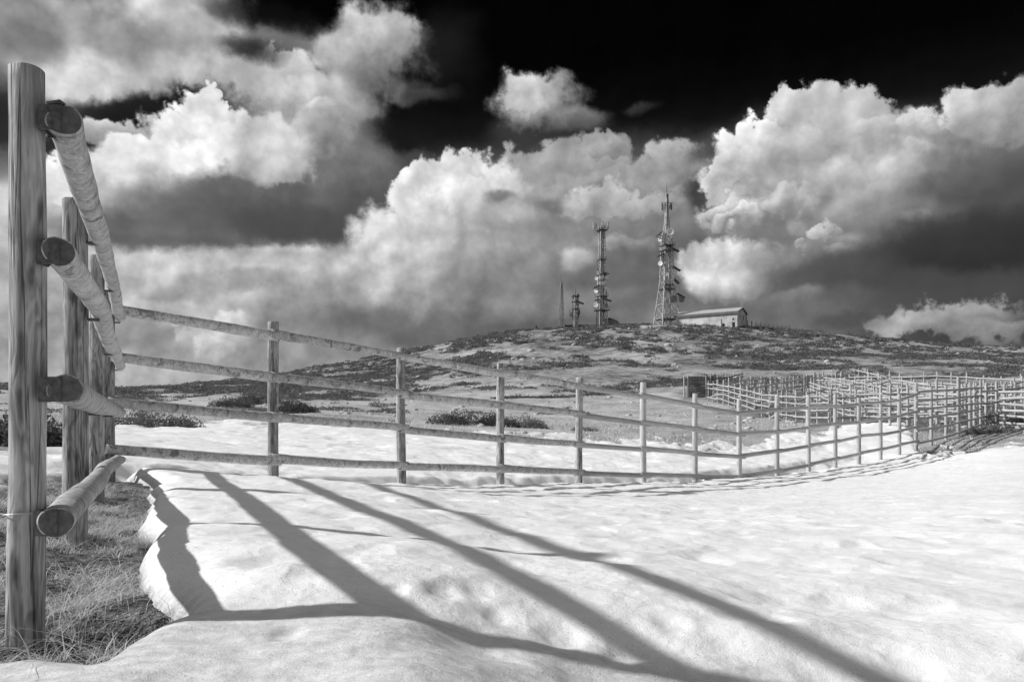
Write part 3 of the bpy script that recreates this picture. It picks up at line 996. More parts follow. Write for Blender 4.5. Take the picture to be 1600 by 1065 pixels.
# ------------------------------------------------------------------ stock pens further back
def pen_fence(label, pts, height=1.75, rails=4, rr=.05, pr=.062, side=(0, 0), drop=None, first=True, boards=False, jitter=.10, group='stock pen fences'):
    """pts: plan positions of the posts"""
    x0, y0 = pts[0]
    root = empty('pen_fence', (x0, y0, gz(x0, y0)), label, 'fence', group)
    tops = []
    for (x, y) in pts:
        z = gz(x, y)
        h = height * (1 + random.uniform(-jitter, jitter) * .6)
        dx, dy = random.uniform(-.03, .03), random.uniform(-.03, .03)
        unit_log('post', (x, y, z - .25), (x + dx, y + dy, z + h), pr * random.uniform(.9, 1.1), root)
        tops.append((x, y, z))
    sd = Vector((side[0], side[1], 0)) * .085
    for r_ in range(rails):
        zr = height * (0.87 - (0.87 - 0.20) * r_ / max(1, rails - 1))
        k = 0
        while k < len(tops) - 1:
            n_ = 1 if random.random() < .55 else 2
            e = min(k + n_, len(tops) - 1)
            (xa, ya, za), (xb, yb, zb_) = tops[k], tops[e]
            a_ = Vector((xa, ya, za + zr + random.uniform(-.035, .035))) + sd
            b_ = Vector((xb, yb, zb_ + zr + random.uniform(-.035, .035))) + sd
            if drop and (r_, k) in drop:
                b_.z -= drop[(r_, k)]
                b_ = a_.lerp(b_, .8)
            ex = (b_ - a_).normalized() * .06
            unit_log('rail', a_ - ex, b_ + ex, rr * random.uniform(.85, 1.1), root, UNIT_D if boards else UNIT)
            k = e
    return root


def line_pts(p0, p1, step):
    L = math.hypot(p1[0] - p0[0], p1[1] - p0[1]); n_ = max(1, round(L / step))
    return [(p0[0] + (p1[0] - p0[0]) * i / n_, p0[1] + (p1[1] - p0[1]) * i / n_) for i in range(n_ + 1)]


XD = (.679, .734)


def xl(p0, L, step=2.1):
    return line_pts(p0, (p0[0] + XD[0] * L, p0[1] + XD[1] * L), step)


pen_fence('pale four-rail pen fence with snapped rails, leftmost of the pens', line_pts((18.0, 45.2), (18.0, 73), 1.75), 1.85, 4, .055, .06, (-1, 0),
          {(2, 0): .0, (2, 4): .35, (3, 5): .4, (2, 9): .3, (1, 11): .35, (2, 14): .55, (2, 7): .2}, jitter=.08)
R1 = [(21.1, 35.9), (21.17, 34.2), (21.15, 32.5), (21.1, 30.8)]
r1 = pen_fence('sunlit six-rail pen fence leaving the corner post towards the right edge', R1[1:] + [(21.0, 29.0)], 1.95, 6, .055, .065, (-1, 0), group='stock pen fences')
unit = pen_fence('sunlit six-rail fence seen through the rails behind the corner post', line_pts((21.15, 37.6), (21.3, 52), 2.05), 1.95, 6, .052, .06, (-1, 0))
pen_fence('pen fence with shaded rails joining the near end of the snapped fence', xl((18.4, 46.0), 16), 1.8, 3, .055, .065, (.73, -.68))
pen_fence('shaded-rail pen fence second from the snow, behind the snapped fence', xl((18.3, 54), 22), 1.8, 4, .055, .065, (.73, -.68))
pen_fence('shaded-rail pen fence in the middle of the pens', xl((18.3, 62), 26), 1.8, 3, .06, .07, (.73, -.68))
pen_fence('long shaded-rail pen fence at the back of the pens', xl((18.3, 71), 24), 1.8, 4, .06, .07, (.73, -.68))
pen_fence('inner pen fence with sunlit rails beyond the snow patch', line_pts((24.4, 44), (24.8, 66), 2.0), 1.8, 5, .055, .065, (-1, 0))
pen_fence('inner pen fence with sunlit rails in the centre of the pens', line_pts((28.3, 50), (28.5, 74), 2.0), 1.8, 5, .058, .068, (-1, 0))
pen_fence('inner pen fence with sunlit rails right of the centre', line_pts((32.6, 52), (33, 82), 2.1), 1.8, 5, .06, .07, (-1, 0))
pen_fence('hindmost pen fence with a pale top rail below the hill', line_pts((38.6, 58), (39.2, 90), 2.5), 1.9, 3, .065, .075, (-1, 0))
pen_fence('shaded-rail pen fence reaching the right edge below the hill', line_pts((21.6, 37.2), (31.5, 47.5), 2.1), 1.8, 3, .06, .065, (.73, -.68))
pen_fence('shaded cross fence between the corner and the hindmost pen fence', line_pts((25.5, 46), (39, 60), 2.3), 1.8, 3, .06, .065, (.73, -.68))
pen_fence('short inner fence on the snow inside the first pen', line_pts((17.4, 37.6), (20.6, 40.6), 1.1), 1.8, 3, .055, .065, (.73, -.68))
# handling chute: upright pales close together
ch = empty('slatted_chute', (26.0, 82, gz(26, 82)), 'row of close-set pale upright slats of a handling chute behind the pens', 'chute')
for k in range(13):
    x, y = 24.2 + k * .62, 83 + k * .18
    z = gz(x, y)
    MB().box((x - 26.0, y - 82, z - ch.location.z + .85), (.30, .08, 1.7), .2).build('slat', M['far_wood'], ch)
for zr in (.5, 1.3):
    a_ = Vector((24.0, 83.1, gz(24.0, 83) + zr)); b_ = Vector((32.0, 85.4, gz(32, 85.3) + zr))
    unit_log('rail', a_, b_, .05, ch)
pen_fence('dark close-boarded pen wall running right from the two white poles', line_pts((18.3, 81.5), (26.5, 92), 2.1), 2.0, 6, .075, .07, (.73, -.68), boards=True)
# dark boarded panel with two tall pale poles at its left end
pb = W(1072, 606, 80)
bp = empty('boarded_panel', (pb.x, 80, gz(pb.x, 80)), 'dark panel of horizontal boards between pale posts left of the pens', 'panel')
for k in range(9):
    MB().box((1.45, .05, .25 + k * .235), (2.6, .06, .20), 0).build('board', M['dark_wood'], bp)
for xx, hh in ((-.22, 2.15), (.17, 2.25), (2.0, 2.2), (2.45, 2.35)):
    unit_log('post', (pb.x + xx, 79.95, bp.location.z - .3), (pb.x + xx, 79.95, bp.location.z + hh), .065, bp)
MB().poly([(-.35, -.35, -.9), (.25, -.35, -.95), (.5, -.2, .1), (-.35, -.2, .1), (-.25, .0, -.9), (.25, .0, -.9), (.45, .0, .1), (-.3, .0, .1)],
          [(0, 1, 2, 3), (5, 4, 7, 6), (1, 5, 6, 2), (4, 0, 3, 7), (3, 2, 6, 7), (4, 5, 1, 0)]).build('footing', M['concrete'], bp)

# ================================================================== hilltop
HD = 262.0                                     # distance of the crest
PXM = HD / FPX                                 # metres per picture pixel up there


def struts(mb, prof, step_list, r_leg, r_brace, rz=0.3):
    """square lattice: prof = [(z, half width)], returns legs as separate builders plus bracing"""
    def hw(z):
        return float(np.interp(z, [p[0] for p in prof], [p[1] for p in prof]))
    c, s = math.cos(rz), math.sin(rz)

    def corner(k, z):
        h = hw(z); x, y = ((-h, -h), (h, -h), (h, h), (-h, h))[k]
        return Vector((x * c - y * s, x * s + y * c, z))
    for a, b_ in zip(step_list[:-1], step_list[1:]):
        for k in range(4):
            k2 = (k + 1) % 4
            mb.tube(corner(k, a), corner(k2, b_), r_brace, n=4, cap=False)
            mb.tube(corner(k2, a), corner(k, b_), r_brace, n=4, cap=False)
            mb.tube(corner(k, b_), corner(k2, b_), r_brace, n=4, cap=False)
    legs = []
    for k in range(4):
        l = MB()
        for a, b_ in zip(step_list[:-1], step_list[1:]):
            l.tube(corner(k, a), corner(k, b_), r_leg, n=5, cap=False)
        legs.append(l)
    return legs, corner


def dish(parent, p, rad, ang, mat, depth=0.5):
    """dish antenna: shallow bowl, rim, back stub"""
    ax = Vector((math.sin(ang), -math.cos(ang), 0))
    d_ = MB().lathe(p, ax, [(-rad * depth, rad * .25), (-rad * .25, rad * .75), (0, rad), (rad * .12, rad), (rad * .12, rad * .93), (rad * .02, rad * .6), (-rad * .03, rad * .1)], 16)
    o = d_.build('dish', mat, parent, True)
    MB().tube(Vector(p) - ax * rad * depth, Vector(p) - ax * (rad * depth + .8), .12, n=5).build('arm', M['dark_steel'], o)


def shield(parent, x0, x1, z0, z1, y=-1.0, mat=None):
    """sloping ice shield roof on brackets"""
    xm, zm = (x0 + x1) / 2, (z0 + z1) / 2
    ln = math.hypot(x1 - x0, z1 - z0)
    o = MB().box((xm, y, zm), (ln, 2.4, .22), 0, 0, -math.atan2(z1 - z0, x1 - x0)).build('ice_shield', mat or M['dark_steel'], parent)
    lo = (x0, z0) if abs(x0) < abs(x1) else (x1, z1)
    MB().tube((xm, y, zm - .1), (lo[0] * .7, 0, lo[1] - 1.4), .09, n=4).build('stay', M['dark_steel'], o)


def tower(px, py_base, prof_px, steps_px, label, leg, brace, rz=0.3, mat='steel', d=HD):
    b0 = W(px, py_base, d)
    root = empty('lattice_tower', (b0.x, b0.y, gz(b0.x, b0.y) - .3), label, 'tower', 'hilltop masts')
    zoff = b0.z - root.location.z
    P_ = d / FPX
    prof = sorted([((py_base - y) * P_ + zoff if y < py_base else 0.0, w * P_) for y, w in prof_px])
    steps = sorted([max(0.0, (py_base - y) * P_ + zoff) for y in steps_px])
    steps[0] = 0.0
    mb = MB()
    legs, corner = struts(mb, prof, steps, leg, brace, rz)
    for l in legs:
        l.build('leg', M[mat], root)
    mb.build('bracing', M[mat], root)

    def L(x, y):
        return (x - px) * P_, (py_base - y) * P_ + zoff
    return root, L, corner


def platform(parent, L, y, half, thick=.25, rail=True):
    z = L(0, y)[1]
    o = MB().box((0, 0, z), (half * 2, half * 2, thick), .3).build('platform', M['dark_steel'], parent)
    if rail:
        rb = MB()
        for h in (.55, 1.1):
            for k in range(4):
                a_ = [(-1, -1), (1, -1), (1, 1), (-1, 1)][k]; b_ = [(-1, -1), (1, -1), (1, 1), (-1, 1)][(k + 1) % 4]
                c, s = math.cos(.3), math.sin(.3)
                pa = Vector((a_[0] * c - a_[1] * s, a_[0] * s + a_[1] * c, 0)) * half; pb_ = Vector((b_[0] * c - b_[1] * s, b_[0] * s + b_[1] * c, 0)) * half
                rb.tube(pa + Vector((0, 0, z + h)), pb_ + Vector((0, 0, z + h)), .05, n=4)
                rb.tube(pa + Vector((0, 0, z)), pa + Vector((0, 0, z + 1.1)), .05, n=4)
        rb.build('guard_rail', M['steel'], o)


# --- the tallest mast
t1, L, C = tower(1042, 507, [(507, 15.5), (497, 14.5), (450, 9), (440, 8), (370, 6.0), (352, 2.4), (330, 1.8), (303, 1.2)],
                 [507, 498, 476, 452, 436, 420, 404, 388, 372, 355, 343, 331, 320, 311, 303],
                 'tallest lattice mast on the hilltop, thick with dishes, left of the white building', .22, .085, d=274.0)
ib = MB()
struts(ib, [(0, 1.4), (L(0, 450)[1], 1.2)], [L(0, y)[1] for y in (508, 490, 470, 450)], .2, .12)
for sx_ in (-1, 1):
    ib.tube((sx_ * 1.2, 0, 0), (sx_ * 1.1, 0, L(0, 380)[1]), .22, n=5)
ib.build('cable_core', M['steel'], t1)
x_, z_ = L(1040, 285)
MB().tube((x_ + .4, 0, L(0, 303)[1]), (x_ + .4, 0, z_), .13, .05, 5).build('whip_antenna', M['dark_steel'], t1)
for y_, h_ in ((499, 3.0), (452, 2.2), (445, 2.0), (392, 2.1), (384, 2.0)):
    platform(t1, L, y_, h_)
for (xa, ya, xb, yb) in ((1024, 371, 1034, 363), (1042, 386, 1060, 394), (1025, 403, 1036, 397), (1050, 417, 1062, 424), (1053, 437, 1060, 444), (1057, 459, 1069, 466)):
    (a0, z0), (a1, z1) = L(xa, ya), L(xb, yb)
    shield(t1, a0, a1, z0, z1)
for (x, y, r, an, mt) in ((1030, 376, .75, -.5, 'dish'), (1030.5, 413, .85, -.6, 'dish'), (1053, 426, .9, .2, 'dish'), (1046, 364, 1.25, -.1, 'dish'), (1063, 468.5, 1.15, .3, 'drum'), (1051, 468, 1.3, .0, 'drum'), (1046, 391, .9, -.2, 'drum'), (1040, 430, .6, -.2, 'dish')):
    a0, z0 = L(x, y)
    dish(t1, (a0, -1.7, z0), r, an, M[mt])
for k in range(6):
    a_ = k * math.pi / 3
    x_, z_ = math.cos(a_) * 1.6, L(0, 323)[1]
    o = MB().box((x_, math.sin(a_) * 1.6, z_), (.4, .25, 2.3), a_).build('panel_antenna', M['dark_steel'], t1)
    MB().tube((x_, math.sin(a_) * 1.6, z_ + .3), (0, 0, z_ + .3), .08, n=4).build('arm', M['steel'], o)
MB().tube((-2.0, 0, L(0, 317)[1]), (2.2, 0, L(0, 316.5)[1]), .08, n=4).build('cross_arm', M['dark_steel'], t1)
MB().tube((L(1026, 436)[0], -1, L(0, 436)[1]), (0, -1, L(0, 435.6)[1]), .09, n=4).build('cross_arm', M['dark_steel'], t1)
MB().box((0, 0, L(0, 307)[1]), (.9, .9, 1.4), .3).build('beacon_box', M['dark_steel'], t1)

# --- second mast, crowned with arms
t2, L, C = tower(940.5, 513, [(513, 6.6), (484, 6.2), (430, 4.6), (408, 4.0), (352, 3.4)],
                 [513, 498, 484, 470, 456, 442, 428, 414, 400, 388, 376, 364, 353],
                 'second tallest lattice mast with an antler-like crown of antennas', .18, .075)
cb = MB()
for k in range(-1, 2):
    cb.tube((k * .45, 0, 0), (k * .4, 0, L(0, 355)[1]), .14, n=5)
cb.build('cable_core', M['dark_steel'], t2)
for y_, h_ in ((485, 2.0), (463.5, 1.6), (430, 1.5), (406, 1.2), (360, 1.5)):
    platform(t2, L, y_, h_)
for (x, yb, yt) in ((927.5, 358, 347), (931.5, 357, 349), (941, 356, 348), (950.5, 357, 347)):
    a0, z0 = L(x, yb)
    o = MB().tube((a0, 0, z0), (a0, 0, L(0, yt)[1]), .24, n=6).build('panel_antenna', M['steel'], t2)
    MB().tube((a0, 0, z0 + .2), (a0 * .25, 0, z0 - (1.6 if x < 930 else .0)), .14, n=4).build('arm', M['steel'], o)
MB().box((0, 0, L(0, 366)[1]), (1.1, 1.1, 2.2), .3).build('equipment_cabinet', M['drum'], t2)
for (x, y, r, an, mt) in ((939, 433, .85, -.2, 'dish'), (931.5, 436, .6, -.4, 'dish'), (941, 443, .6, .1, 'dish'), (931, 455, .75, -.5, 'dish'), (930.5, 477, .8, -.3, 'dish'), (947, 434, .6, .4, 'dish'), (946.5, 478, .7, .5, 'drum'), (949, 428.5, .5, .2, 'dish'), (944, 500, .6, .3, 'drum')):
    a0, z0 = L(x, y)
    dish(t2, (a0, -1.2, z0), r, an, M[mt])
for (xa, ya, xb, yb) in ((927, 451, 936, 446), (944, 467, 955, 471), (929, 470, 936, 468), (943, 427, 951, 429)):
    (a0, z0), (a1, z1) = L(xa, ya), L(xb, yb)
    shield(t2, a0, a1, z0, z1, -.6)
for x in (930.5, 948):
    a0, z0 = L(x, 408)
    MB().tube((a0 * .62, 0, L(0, 424)[1]), (a0 * .62, 0, z0), .1, n=4).build('whip_antenna', M['dark_steel'], t2)

# --- slim mast and small mast
t3, L, C = tower(877.3, 511, [(511, 3.2), (470, 2.2), (447, 1.3), (441, .8)], [511, 500, 490, 480, 471, 463, 455, 447, 441],
                 'slim bare lattice mast, leftmost on the hilltop', .10, .045, mat='mid_steel')
MB().tube((0, 0, L(0, 447)[1]), (-.2, 0, L(0, 431)[1]), .08, .04, 4).build('whip_antenna', M['dark_steel'], t3)
lad = MB()
for s_ in (-.3, .3):
    lad.tube((s_ * .4 - .35, -.2, 0), (s_ * .3, -.1, L(0, 446)[1]), .045, n=4)
lad.build('ladder', M['dark_steel'], t3)
t4, L, C = tower(899.5, 509, [(509, 2.2), (495, 4.0), (462, 3.2)], [509, 502, 495, 488, 481, 474, 468, 462],
                 'small squat mast with a big grey drum antenna beside the slim mast', .16, .1)
MB().tube((0, 0, L(0, 462)[1]), (0, 0, L(0, 450)[1]), .12, .04, 5).build('whip_antenna', M['dark_steel'], t4)
a0, z0 = L(893.5, 489)
MB().lathe((a0, 0, z0 - 1.0), (0, 0, 1), [(0, .75), (.1, .85), (1.9, .85), (2.0, .75)], 16).build('drum_antenna', M['drum'], t4, True)
MB().tube((L(897, 0)[0], 0, 0), (L(897, 0)[0], 0, L(0, 468)[1]), .2, n=6).build('pole', M['steel'], t4)
for y_ in (463, 471.5, 483):
    platform(t4, L, y_, 1.15, .2, False)
(a0, z0), (a1, z1) = L(902, 471), L(912, 475)
shield(t4, a0, a1, z0, z1, -.3)
for (x, y) in ((896, 464), (903, 462), (905, 488), (903.5, 492)):
    a0, z0 = L(x, y)
    MB().box((a0, -.7, z0), (.5, .3, 1.3)).build('panel_antenna', M['dark_steel'], t4)

# --- long white building
rc = W(1152, 508, 250)
bd = empty('white_building', (rc.x, 250, gz(rc.x, 250) - .4), 'long low whitewashed building with a pitched pale roof on the hilltop', 'building', rz=0)
ul = Vector((-.823, .567, 0)); uw = Vector((.567, .823, 0)); Lb, Wb = 20.5, 8.45
ze = W(1152, 486.5, 250).z - bd.location.z; zr = ze + 1.5
Z = Vector((0, 0, 1))
c0 = Vector((0, 0, 0)); c1 = ul * Lb; c2 = ul * Lb + uw * Wb; c3 = uw * Wb
gm = uw * Wb / 2
pts = [c0, c1, c2, c3] + [c + Z * ze for c in (c0, c1, c2, c3)] + [gm + Z * (zr - .15), gm + ul * Lb + Z * (zr - .15)]
MB().poly(pts, [(0, 4, 5, 1), (1, 5, 9, 6, 2), (2, 6, 7, 3), (3, 7, 8, 4, 0), (4, 8, 9, 5), (8, 7, 6, 9)]).build('wall', M['plaster'], bd)
for s_ in (0, 1):
    e0 = (c0 - uw * .45 if s_ == 0 else c3 + uw * .45) + Z * (ze - .05)
    dn = ul * -.4
    a_ = e0 + dn; b_ = e0 + ul * (Lb + .4); r0 = gm + Z * (zr + .12) + dn; r1 = gm + Z * (zr + .12) + ul * (Lb + .4)
    q = [a_, b_, r1, r0] + [p + Z * .22 for p in (a_, b_, r1, r0)]
    ro = MB().poly(q, [(0, 1, 2, 3), (7, 6, 5, 4), (0, 4, 5, 1), (1, 5, 6, 2), (2, 6, 7, 3), (3, 7, 4, 0)]).build('roof', M['roof'], bd)
    if s_ == 0:
        f0 = a_ - uw * .04; f1 = b_ - uw * .04
        MB().poly([f0 - Z * .55, f1 - Z * .55, f1 + Z * .20, f0 + Z * .20, f0 - Z * .55 + uw * .03, f1 - Z * .55 + uw * .03, f1 + Z * .2 + uw * .03, f0 + Z * .2 + uw * .03],
                  [(0, 1, 2, 3), (5, 4, 7, 6), (0, 4, 5, 1), (2, 6, 7, 3), (1, 5, 6, 2), (0, 3, 7, 4)]).build('eave_board', M['eave'], ro)
    gb = MB()
    gb.tube(a_ + dn * .02, r0 + dn * .02, .16, n=4)
    gb.build('barge_board', M['eave'], ro)
for (s_, z_, w_, h_) in ((1.2, 1.3, .8, 1.9), (1.3, 3.3, .5, .5), (4.6, 1.5, 1.0, 1.0), (7.6, 1.5, 1.0, 1.0), (10.6, 1.6, 1.0, 1.0), (14.2, 1.6, 1.0, 1.0)):
    p = ul * s_ - uw * .03 + Z * z_
    w_o = MB().box(p, (w_, .10, h_), math.atan2(ul.y, ul.x)).build('door' if h_ > 1.5 else 'window', M['pane'], bd)
    MB().box(p - uw * .04 - Z * (h_ / 2 + .06), (w_ + .2, .16, .1), math.atan2(ul.y, ul.x)).build('sill', M['concrete'], w_o)
for s_ in (.3, .7):
    p = uw * Wb * s_ - ul * .03 + Z * (ze * .75)
    MB().box(p, (.10, .5, 1.6), math.atan2(ul.y, ul.x)).build('window', M['pane'], bd)
MB().tube(c3 + Z * .2 - ul * .15 - uw * .1, c3 + Z * (ze + 1.0) - ul * .15 - uw * .1, .1, n=6).build('downpipe', M['eave'], bd)
# low annexe in front of it
ap = ul * 7.0 - uw * 2.6
an = empty('annexe_wall', (bd.location.x + ap.x, bd.location.y + ap.y, bd.location.z), 'small white annexe wall and pier in front of the long building', 'wall')
MB().box((0, 0, 1.35), (6.0, .4, 1.7), math.atan2(ul.y, ul.x)).build('wall_panel', M['plaster'], an)
MB().box((1.9, -1.6, 1.75), (.9, .9, 2.9), math.atan2(ul.y, ul.x)).build('pier', M['plaster'], an)
MB().box((-1.2, .55, 1.35), (1.0, .12, .6), math.atan2(ul.y, ul.x)).build('opening', M['pane'], an)

# --- sheds
s0 = W(956, 511, 266)
sh = empty('dark_shed', (s0.x, s0.y, gz(s0.x, s0.y) - .5), 'dark steep-sided shed at the foot of the crowned mast', 'shed')
P_ = 266 / FPX
zt_ = W(950, 497.5, 266).z - sh.location.z
A = [(-11 * P_, -2, 0), (13 * P_, -2, 0), (9 * P_, -1.6, zt_ * .55), (-3 * P_, -1.2, zt_), (-11 * P_, -1.4, zt_ * .95)]
B_ = [(x, 4.0, z) for x, y, z in A]
MB().poly(A + B_, [(0, 1, 2, 3, 4), (9, 8, 7, 6, 5), (1, 6, 7, 2), (0, 4, 9, 5), (0, 5, 6, 1)]).build('wall', M['shed'], sh)
rf = MB().poly([(p[0], p[1] - .15, p[2] + .08) for p in A[2:]] + [(p[0], p[1] + .15, p[2] + .08) for p in B_[2:]], [(0, 1, 4, 3), (1, 2, 5, 4)]).build('roof', M['drum'], sh)
s0 = W(899, 513.5, 264)
bk = empty('flat_bunker', (s0.x, s0.y, gz(s0.x, s0.y) - .6), 'low flat-topped dark bunker under the small mast', 'bunker')
z1_ = W(899, 507, 264).z - bk.location.z
P_ = 264 / FPX
A = [(-17 * P_, -1.5, 0), (17 * P_, -1.5, 0), (13 * P_, -1.2, z1_ - .3), (-17 * P_, -1.2, z1_ - .3)]
MB().poly(A + [(x, 3.2, z) for x, y, z in A], [(0, 1, 2, 3), (7, 6, 5, 4), (1, 5, 6, 2), (0, 3, 7, 4), (2, 6, 7, 3), (0, 4, 5, 1)]).build('wall', M['shed'], bk)
MB().box((-2 * P_, 1, z1_ - .15), (31 * P_, 4.8, .28)).build('roof_slab', M['steel'], bk)

# --- paling on the crest right of the building
hp = empty('hilltop_fence', (74.5, 258, gz(74.5, 258)), 'thin post fence on the crest right of the white building', 'fence')
prev = None
for k in range(11):
    p = W(1168 + 6.6 * k, 512, 258 + 0.2 * k)
    z = gz(p.x, p.y)
    unit_log('post', (p.x, p.y, z - .5), (p.x, p.y, z + 1.9), .13, hp, UNIT_D)
    if prev is not None:
        for h in (.5, 1.0, 1.5):
            unit_log('wire', (prev.x, prev.y, prev.z + h), (p.x, p.y, z + h), .035, hp, UNIT_D)
    prev = Vector((p.x, p.y, z))

# --- walker on the crest
w0 = W(838.5, 516, 258)
pz = gz(w0.x, w0.y)
pe = empty('person', (w0.x, w0.y, pz), 'tiny dark-clothed person standing on the crest left of the slim mast', 'person')


def skin_body(name, joints, edges, mat, parent, sub=1):
    me = bpy.data.meshes.new(name)
    me.from_pydata([j[0] for j in joints], edges, [])
    o = bpy.data.objects.new(name, me)
    COL.objects.link(o)
    md = o.modifiers.new('skin', 'SKIN')
    for i, j in enumerate(joints):
        r = j[1]
        me.skin_vertices[0].data[i].radius = (r, r)
    me.skin_vertices[0].data[0].use_root = True
    s_ = o.modifiers.new('sub', 'SUBSURF'); s_.levels = sub; s_.render_levels = sub
    me.materials.append(mat)
    o.parent = parent
    return o


J = [((0, 0, .95), .16), ((0, .02, 1.2), .16), ((-.02, .03, 1.42), .17), ((-.06, .02, 1.55), .07), ((-.10, -.02, 1.66), .105), ((-.12, -.03, 1.76), .09),
     ((.12, 0, .90), .10), ((.14, .05, .5), .075), ((.15, .02, .06), .055), ((.16, -.14, .03), .04),
     ((-.10, 0, .90), .10), ((-.12, -.04, .5), .075), ((-.12, .0, .06), .055), ((-.12, -.16, .03), .04),
     ((.2, .02, 1.40), .07), ((.28, -.08, 1.15), .055), ((.18, -.3, 1.3), .04), ((-.25, .02, 1.40), .07), ((-.34, -.1, 1.18), .055), ((-.2, -.3, 1.35), .04)]
E = [(0, 1), (1, 2), (2, 3), (3, 4), (4, 5), (0, 6), (6, 7), (7, 8), (8, 9), (0, 10), (10, 11), (11, 12), (12, 13), (2, 14), (14, 15), (15, 16), (2, 17), (17, 18), (18, 19)]
skin_body('body', J, E, M['cloth'], pe)
MB().box((.20, .12, 1.42), (.30, .22, .44), .3).build('backpack', M['bag'], pe)

# ================================================================== vegetation and stones
def blades(n, xs, ys, zs_, hmin, hmax, width, lean, tone_lo, tone_hi, seed, seg=3):
    """n grass blades as tapered bent strips -> verts, faces(tri), tone"""
    rg = np.random.default_rng(seed)
    h = hmin + (hmax - hmin) * rg.random(n) ** 1.6
    a = rg.random(n) * 2 * np.pi
    ln = lean * (0.3 + rg.random(n)) * h
    wd = width * (0.6 + 0.8 * rg.random(n))
    face = a + np.pi / 2 + rg.normal(0, .5, n)
    V, k = [], seg + 1
    for s in range(k):
        f = s / seg
        cx = xs + np.cos(a) * ln * f ** 1.8
        cy = ys + np.sin(a) * ln * f ** 1.8
        cz = zs_ + h * (f - 0.35 * f * f * np.minimum(1.4, ln / h))
        w_ = wd * (1 - f) if s < seg else np.zeros(n)
        V.append(np.stack([cx - np.cos(face) * w_, cy - np.sin(face) * w_, cz], -1))
        if s < seg:
            V.append(np.stack([cx + np.cos(face) * w_, cy + np.sin(face) * w_, cz], -1))
    nv = 2 * seg + 1
    verts = np.stack(V, 1).reshape(-1, 3)
    base = (np.arange(n) * nv)[:, None, None]
    tri = []
    for s in range(seg):
        a0, a1 = 2 * s, 2 * s + 1
        if s < seg - 1:
            tri += [[a0, a1, a1 + 2], [a0, a1 + 2, a0 + 2]]
        else:
            tri += [[a0, a1, 2 * seg]]
    tri = np.array(tri)[None] + base
    tn = tone_lo + (tone_hi - tone_lo) * rg.random(n)
    return verts, tri.reshape(-1, 3), np.repeat(tn, nv)


def merge(parts):
    vs, fs, ts, off_ = [], [], [], 0
    for v_, f_, t_ in parts:
        vs.append(v_); fs.append(f_ + off_); ts.append(t_); off_ += len(v_)
    return np.concatenate(vs), np.concatenate(fs), np.concatenate(ts)


# dry grass on the bare patch by the near fence
N = 200000
cx = rng.uniform(-4.6, -0.9, N); cy = 1.9 + (7.6 - 1.9) * rng.random(N) ** 1.5
sd = bare_sd(cx, cy)
vis = (sd < 0.035)
cx, cy, sd = cx[vis], cy[vis], sd[vis]
tuft = fbm(cx / .28, cy / .28, 3)
big_ = fbm(cx / .7 + 3, cy / .7, 2)
tuft = tuft + .8 * big_
pit_ = np.hypot(cx + 1.22, cy - 2.47) < .15
keepm = ~pit_ & (rng.random(len(cx)) < np.clip(.5 + tuft * 2.0, .02, 1.0))
cx, cy, tuft = cx[keepm], cy[keepm], tuft[keepm]
cz = ground_z(cx, cy) - 0.01
parts = []
pale = tuft + rng.normal(0, .12, len(cx)) > .02
pi_ = np.flatnonzero(pale)
long_ = pi_[rng.random(len(pi_)) < .30]
for sel, (h0, h1, wd, ln, t0, t1_), sdn in ((pale, (.02, .08, .0016, 1.6, .35, .95), 1), (~pale, (.015, .05, .0016, 1.2, .0, .30), 2), (long_, (.05, .16, .0021, 2.4, .6, 1.0), 5)):
    parts.append(blades(len(cx[sel]), cx[sel], cy[sel], cz[sel], h0, h1, wd, ln, t0, t1_, sdn))
# a few long stray stalks round the first post
n_ = 160
a_ = rng.random(n_) * 6.28; rr_ = np.abs(rng.normal(0, .28, n_))
sx_, sy_ = -1.38 + np.cos(a_) * rr_ * .9, 2.50 + np.sin(a_) * rr_ * 1.2
parts.append(blades(n_, sx_, sy_, ground_z(sx_, sy_), .08, .20, .0012, 1.6, .6, 1.0, 3, 4))
v_, f_, t_ = merge(parts)
tag(link('dry_grass', np_mesh('dry_grass', v_, f_, M['grass'], False, t_)), 'matted dry grass on the bare turf round the near fence', 'grass', None, 'stuff')
NGRASS = len(f_)

# tussocks over the pale pasture between the snow and the hill, and tufts along the snow's edge
N = 60000
azr = rng.uniform(-.60, .60, N); dr = np.exp(rng.uniform(math.log(20), math.log(150), N))
cx, cy = np.tan(azr) * dr, dr
ok = snow_depth(cx, cy) < 0.0
ok &= rng.random(N) < np.clip(.5 + fbm(cx / 3, cy / 3, 3) * 1.4, .05, 1)
cx, cy = cx[ok], cy[ok]
sc_ = np.clip(cy / 40, .7, 3.0)
v_, f_, t_ = blades(len(cx), cx, cy, ground_z(cx, cy) - .02, .10, .28, .02, .8, .35, 1.0, 9, 2)
tag(link('pasture_grass', np_mesh('pasture_grass', v_, f_, M['grass'], False, t_)), 'sparse pale tussocks over the pasture beyond the snow', 'grass', None, 'stuff')


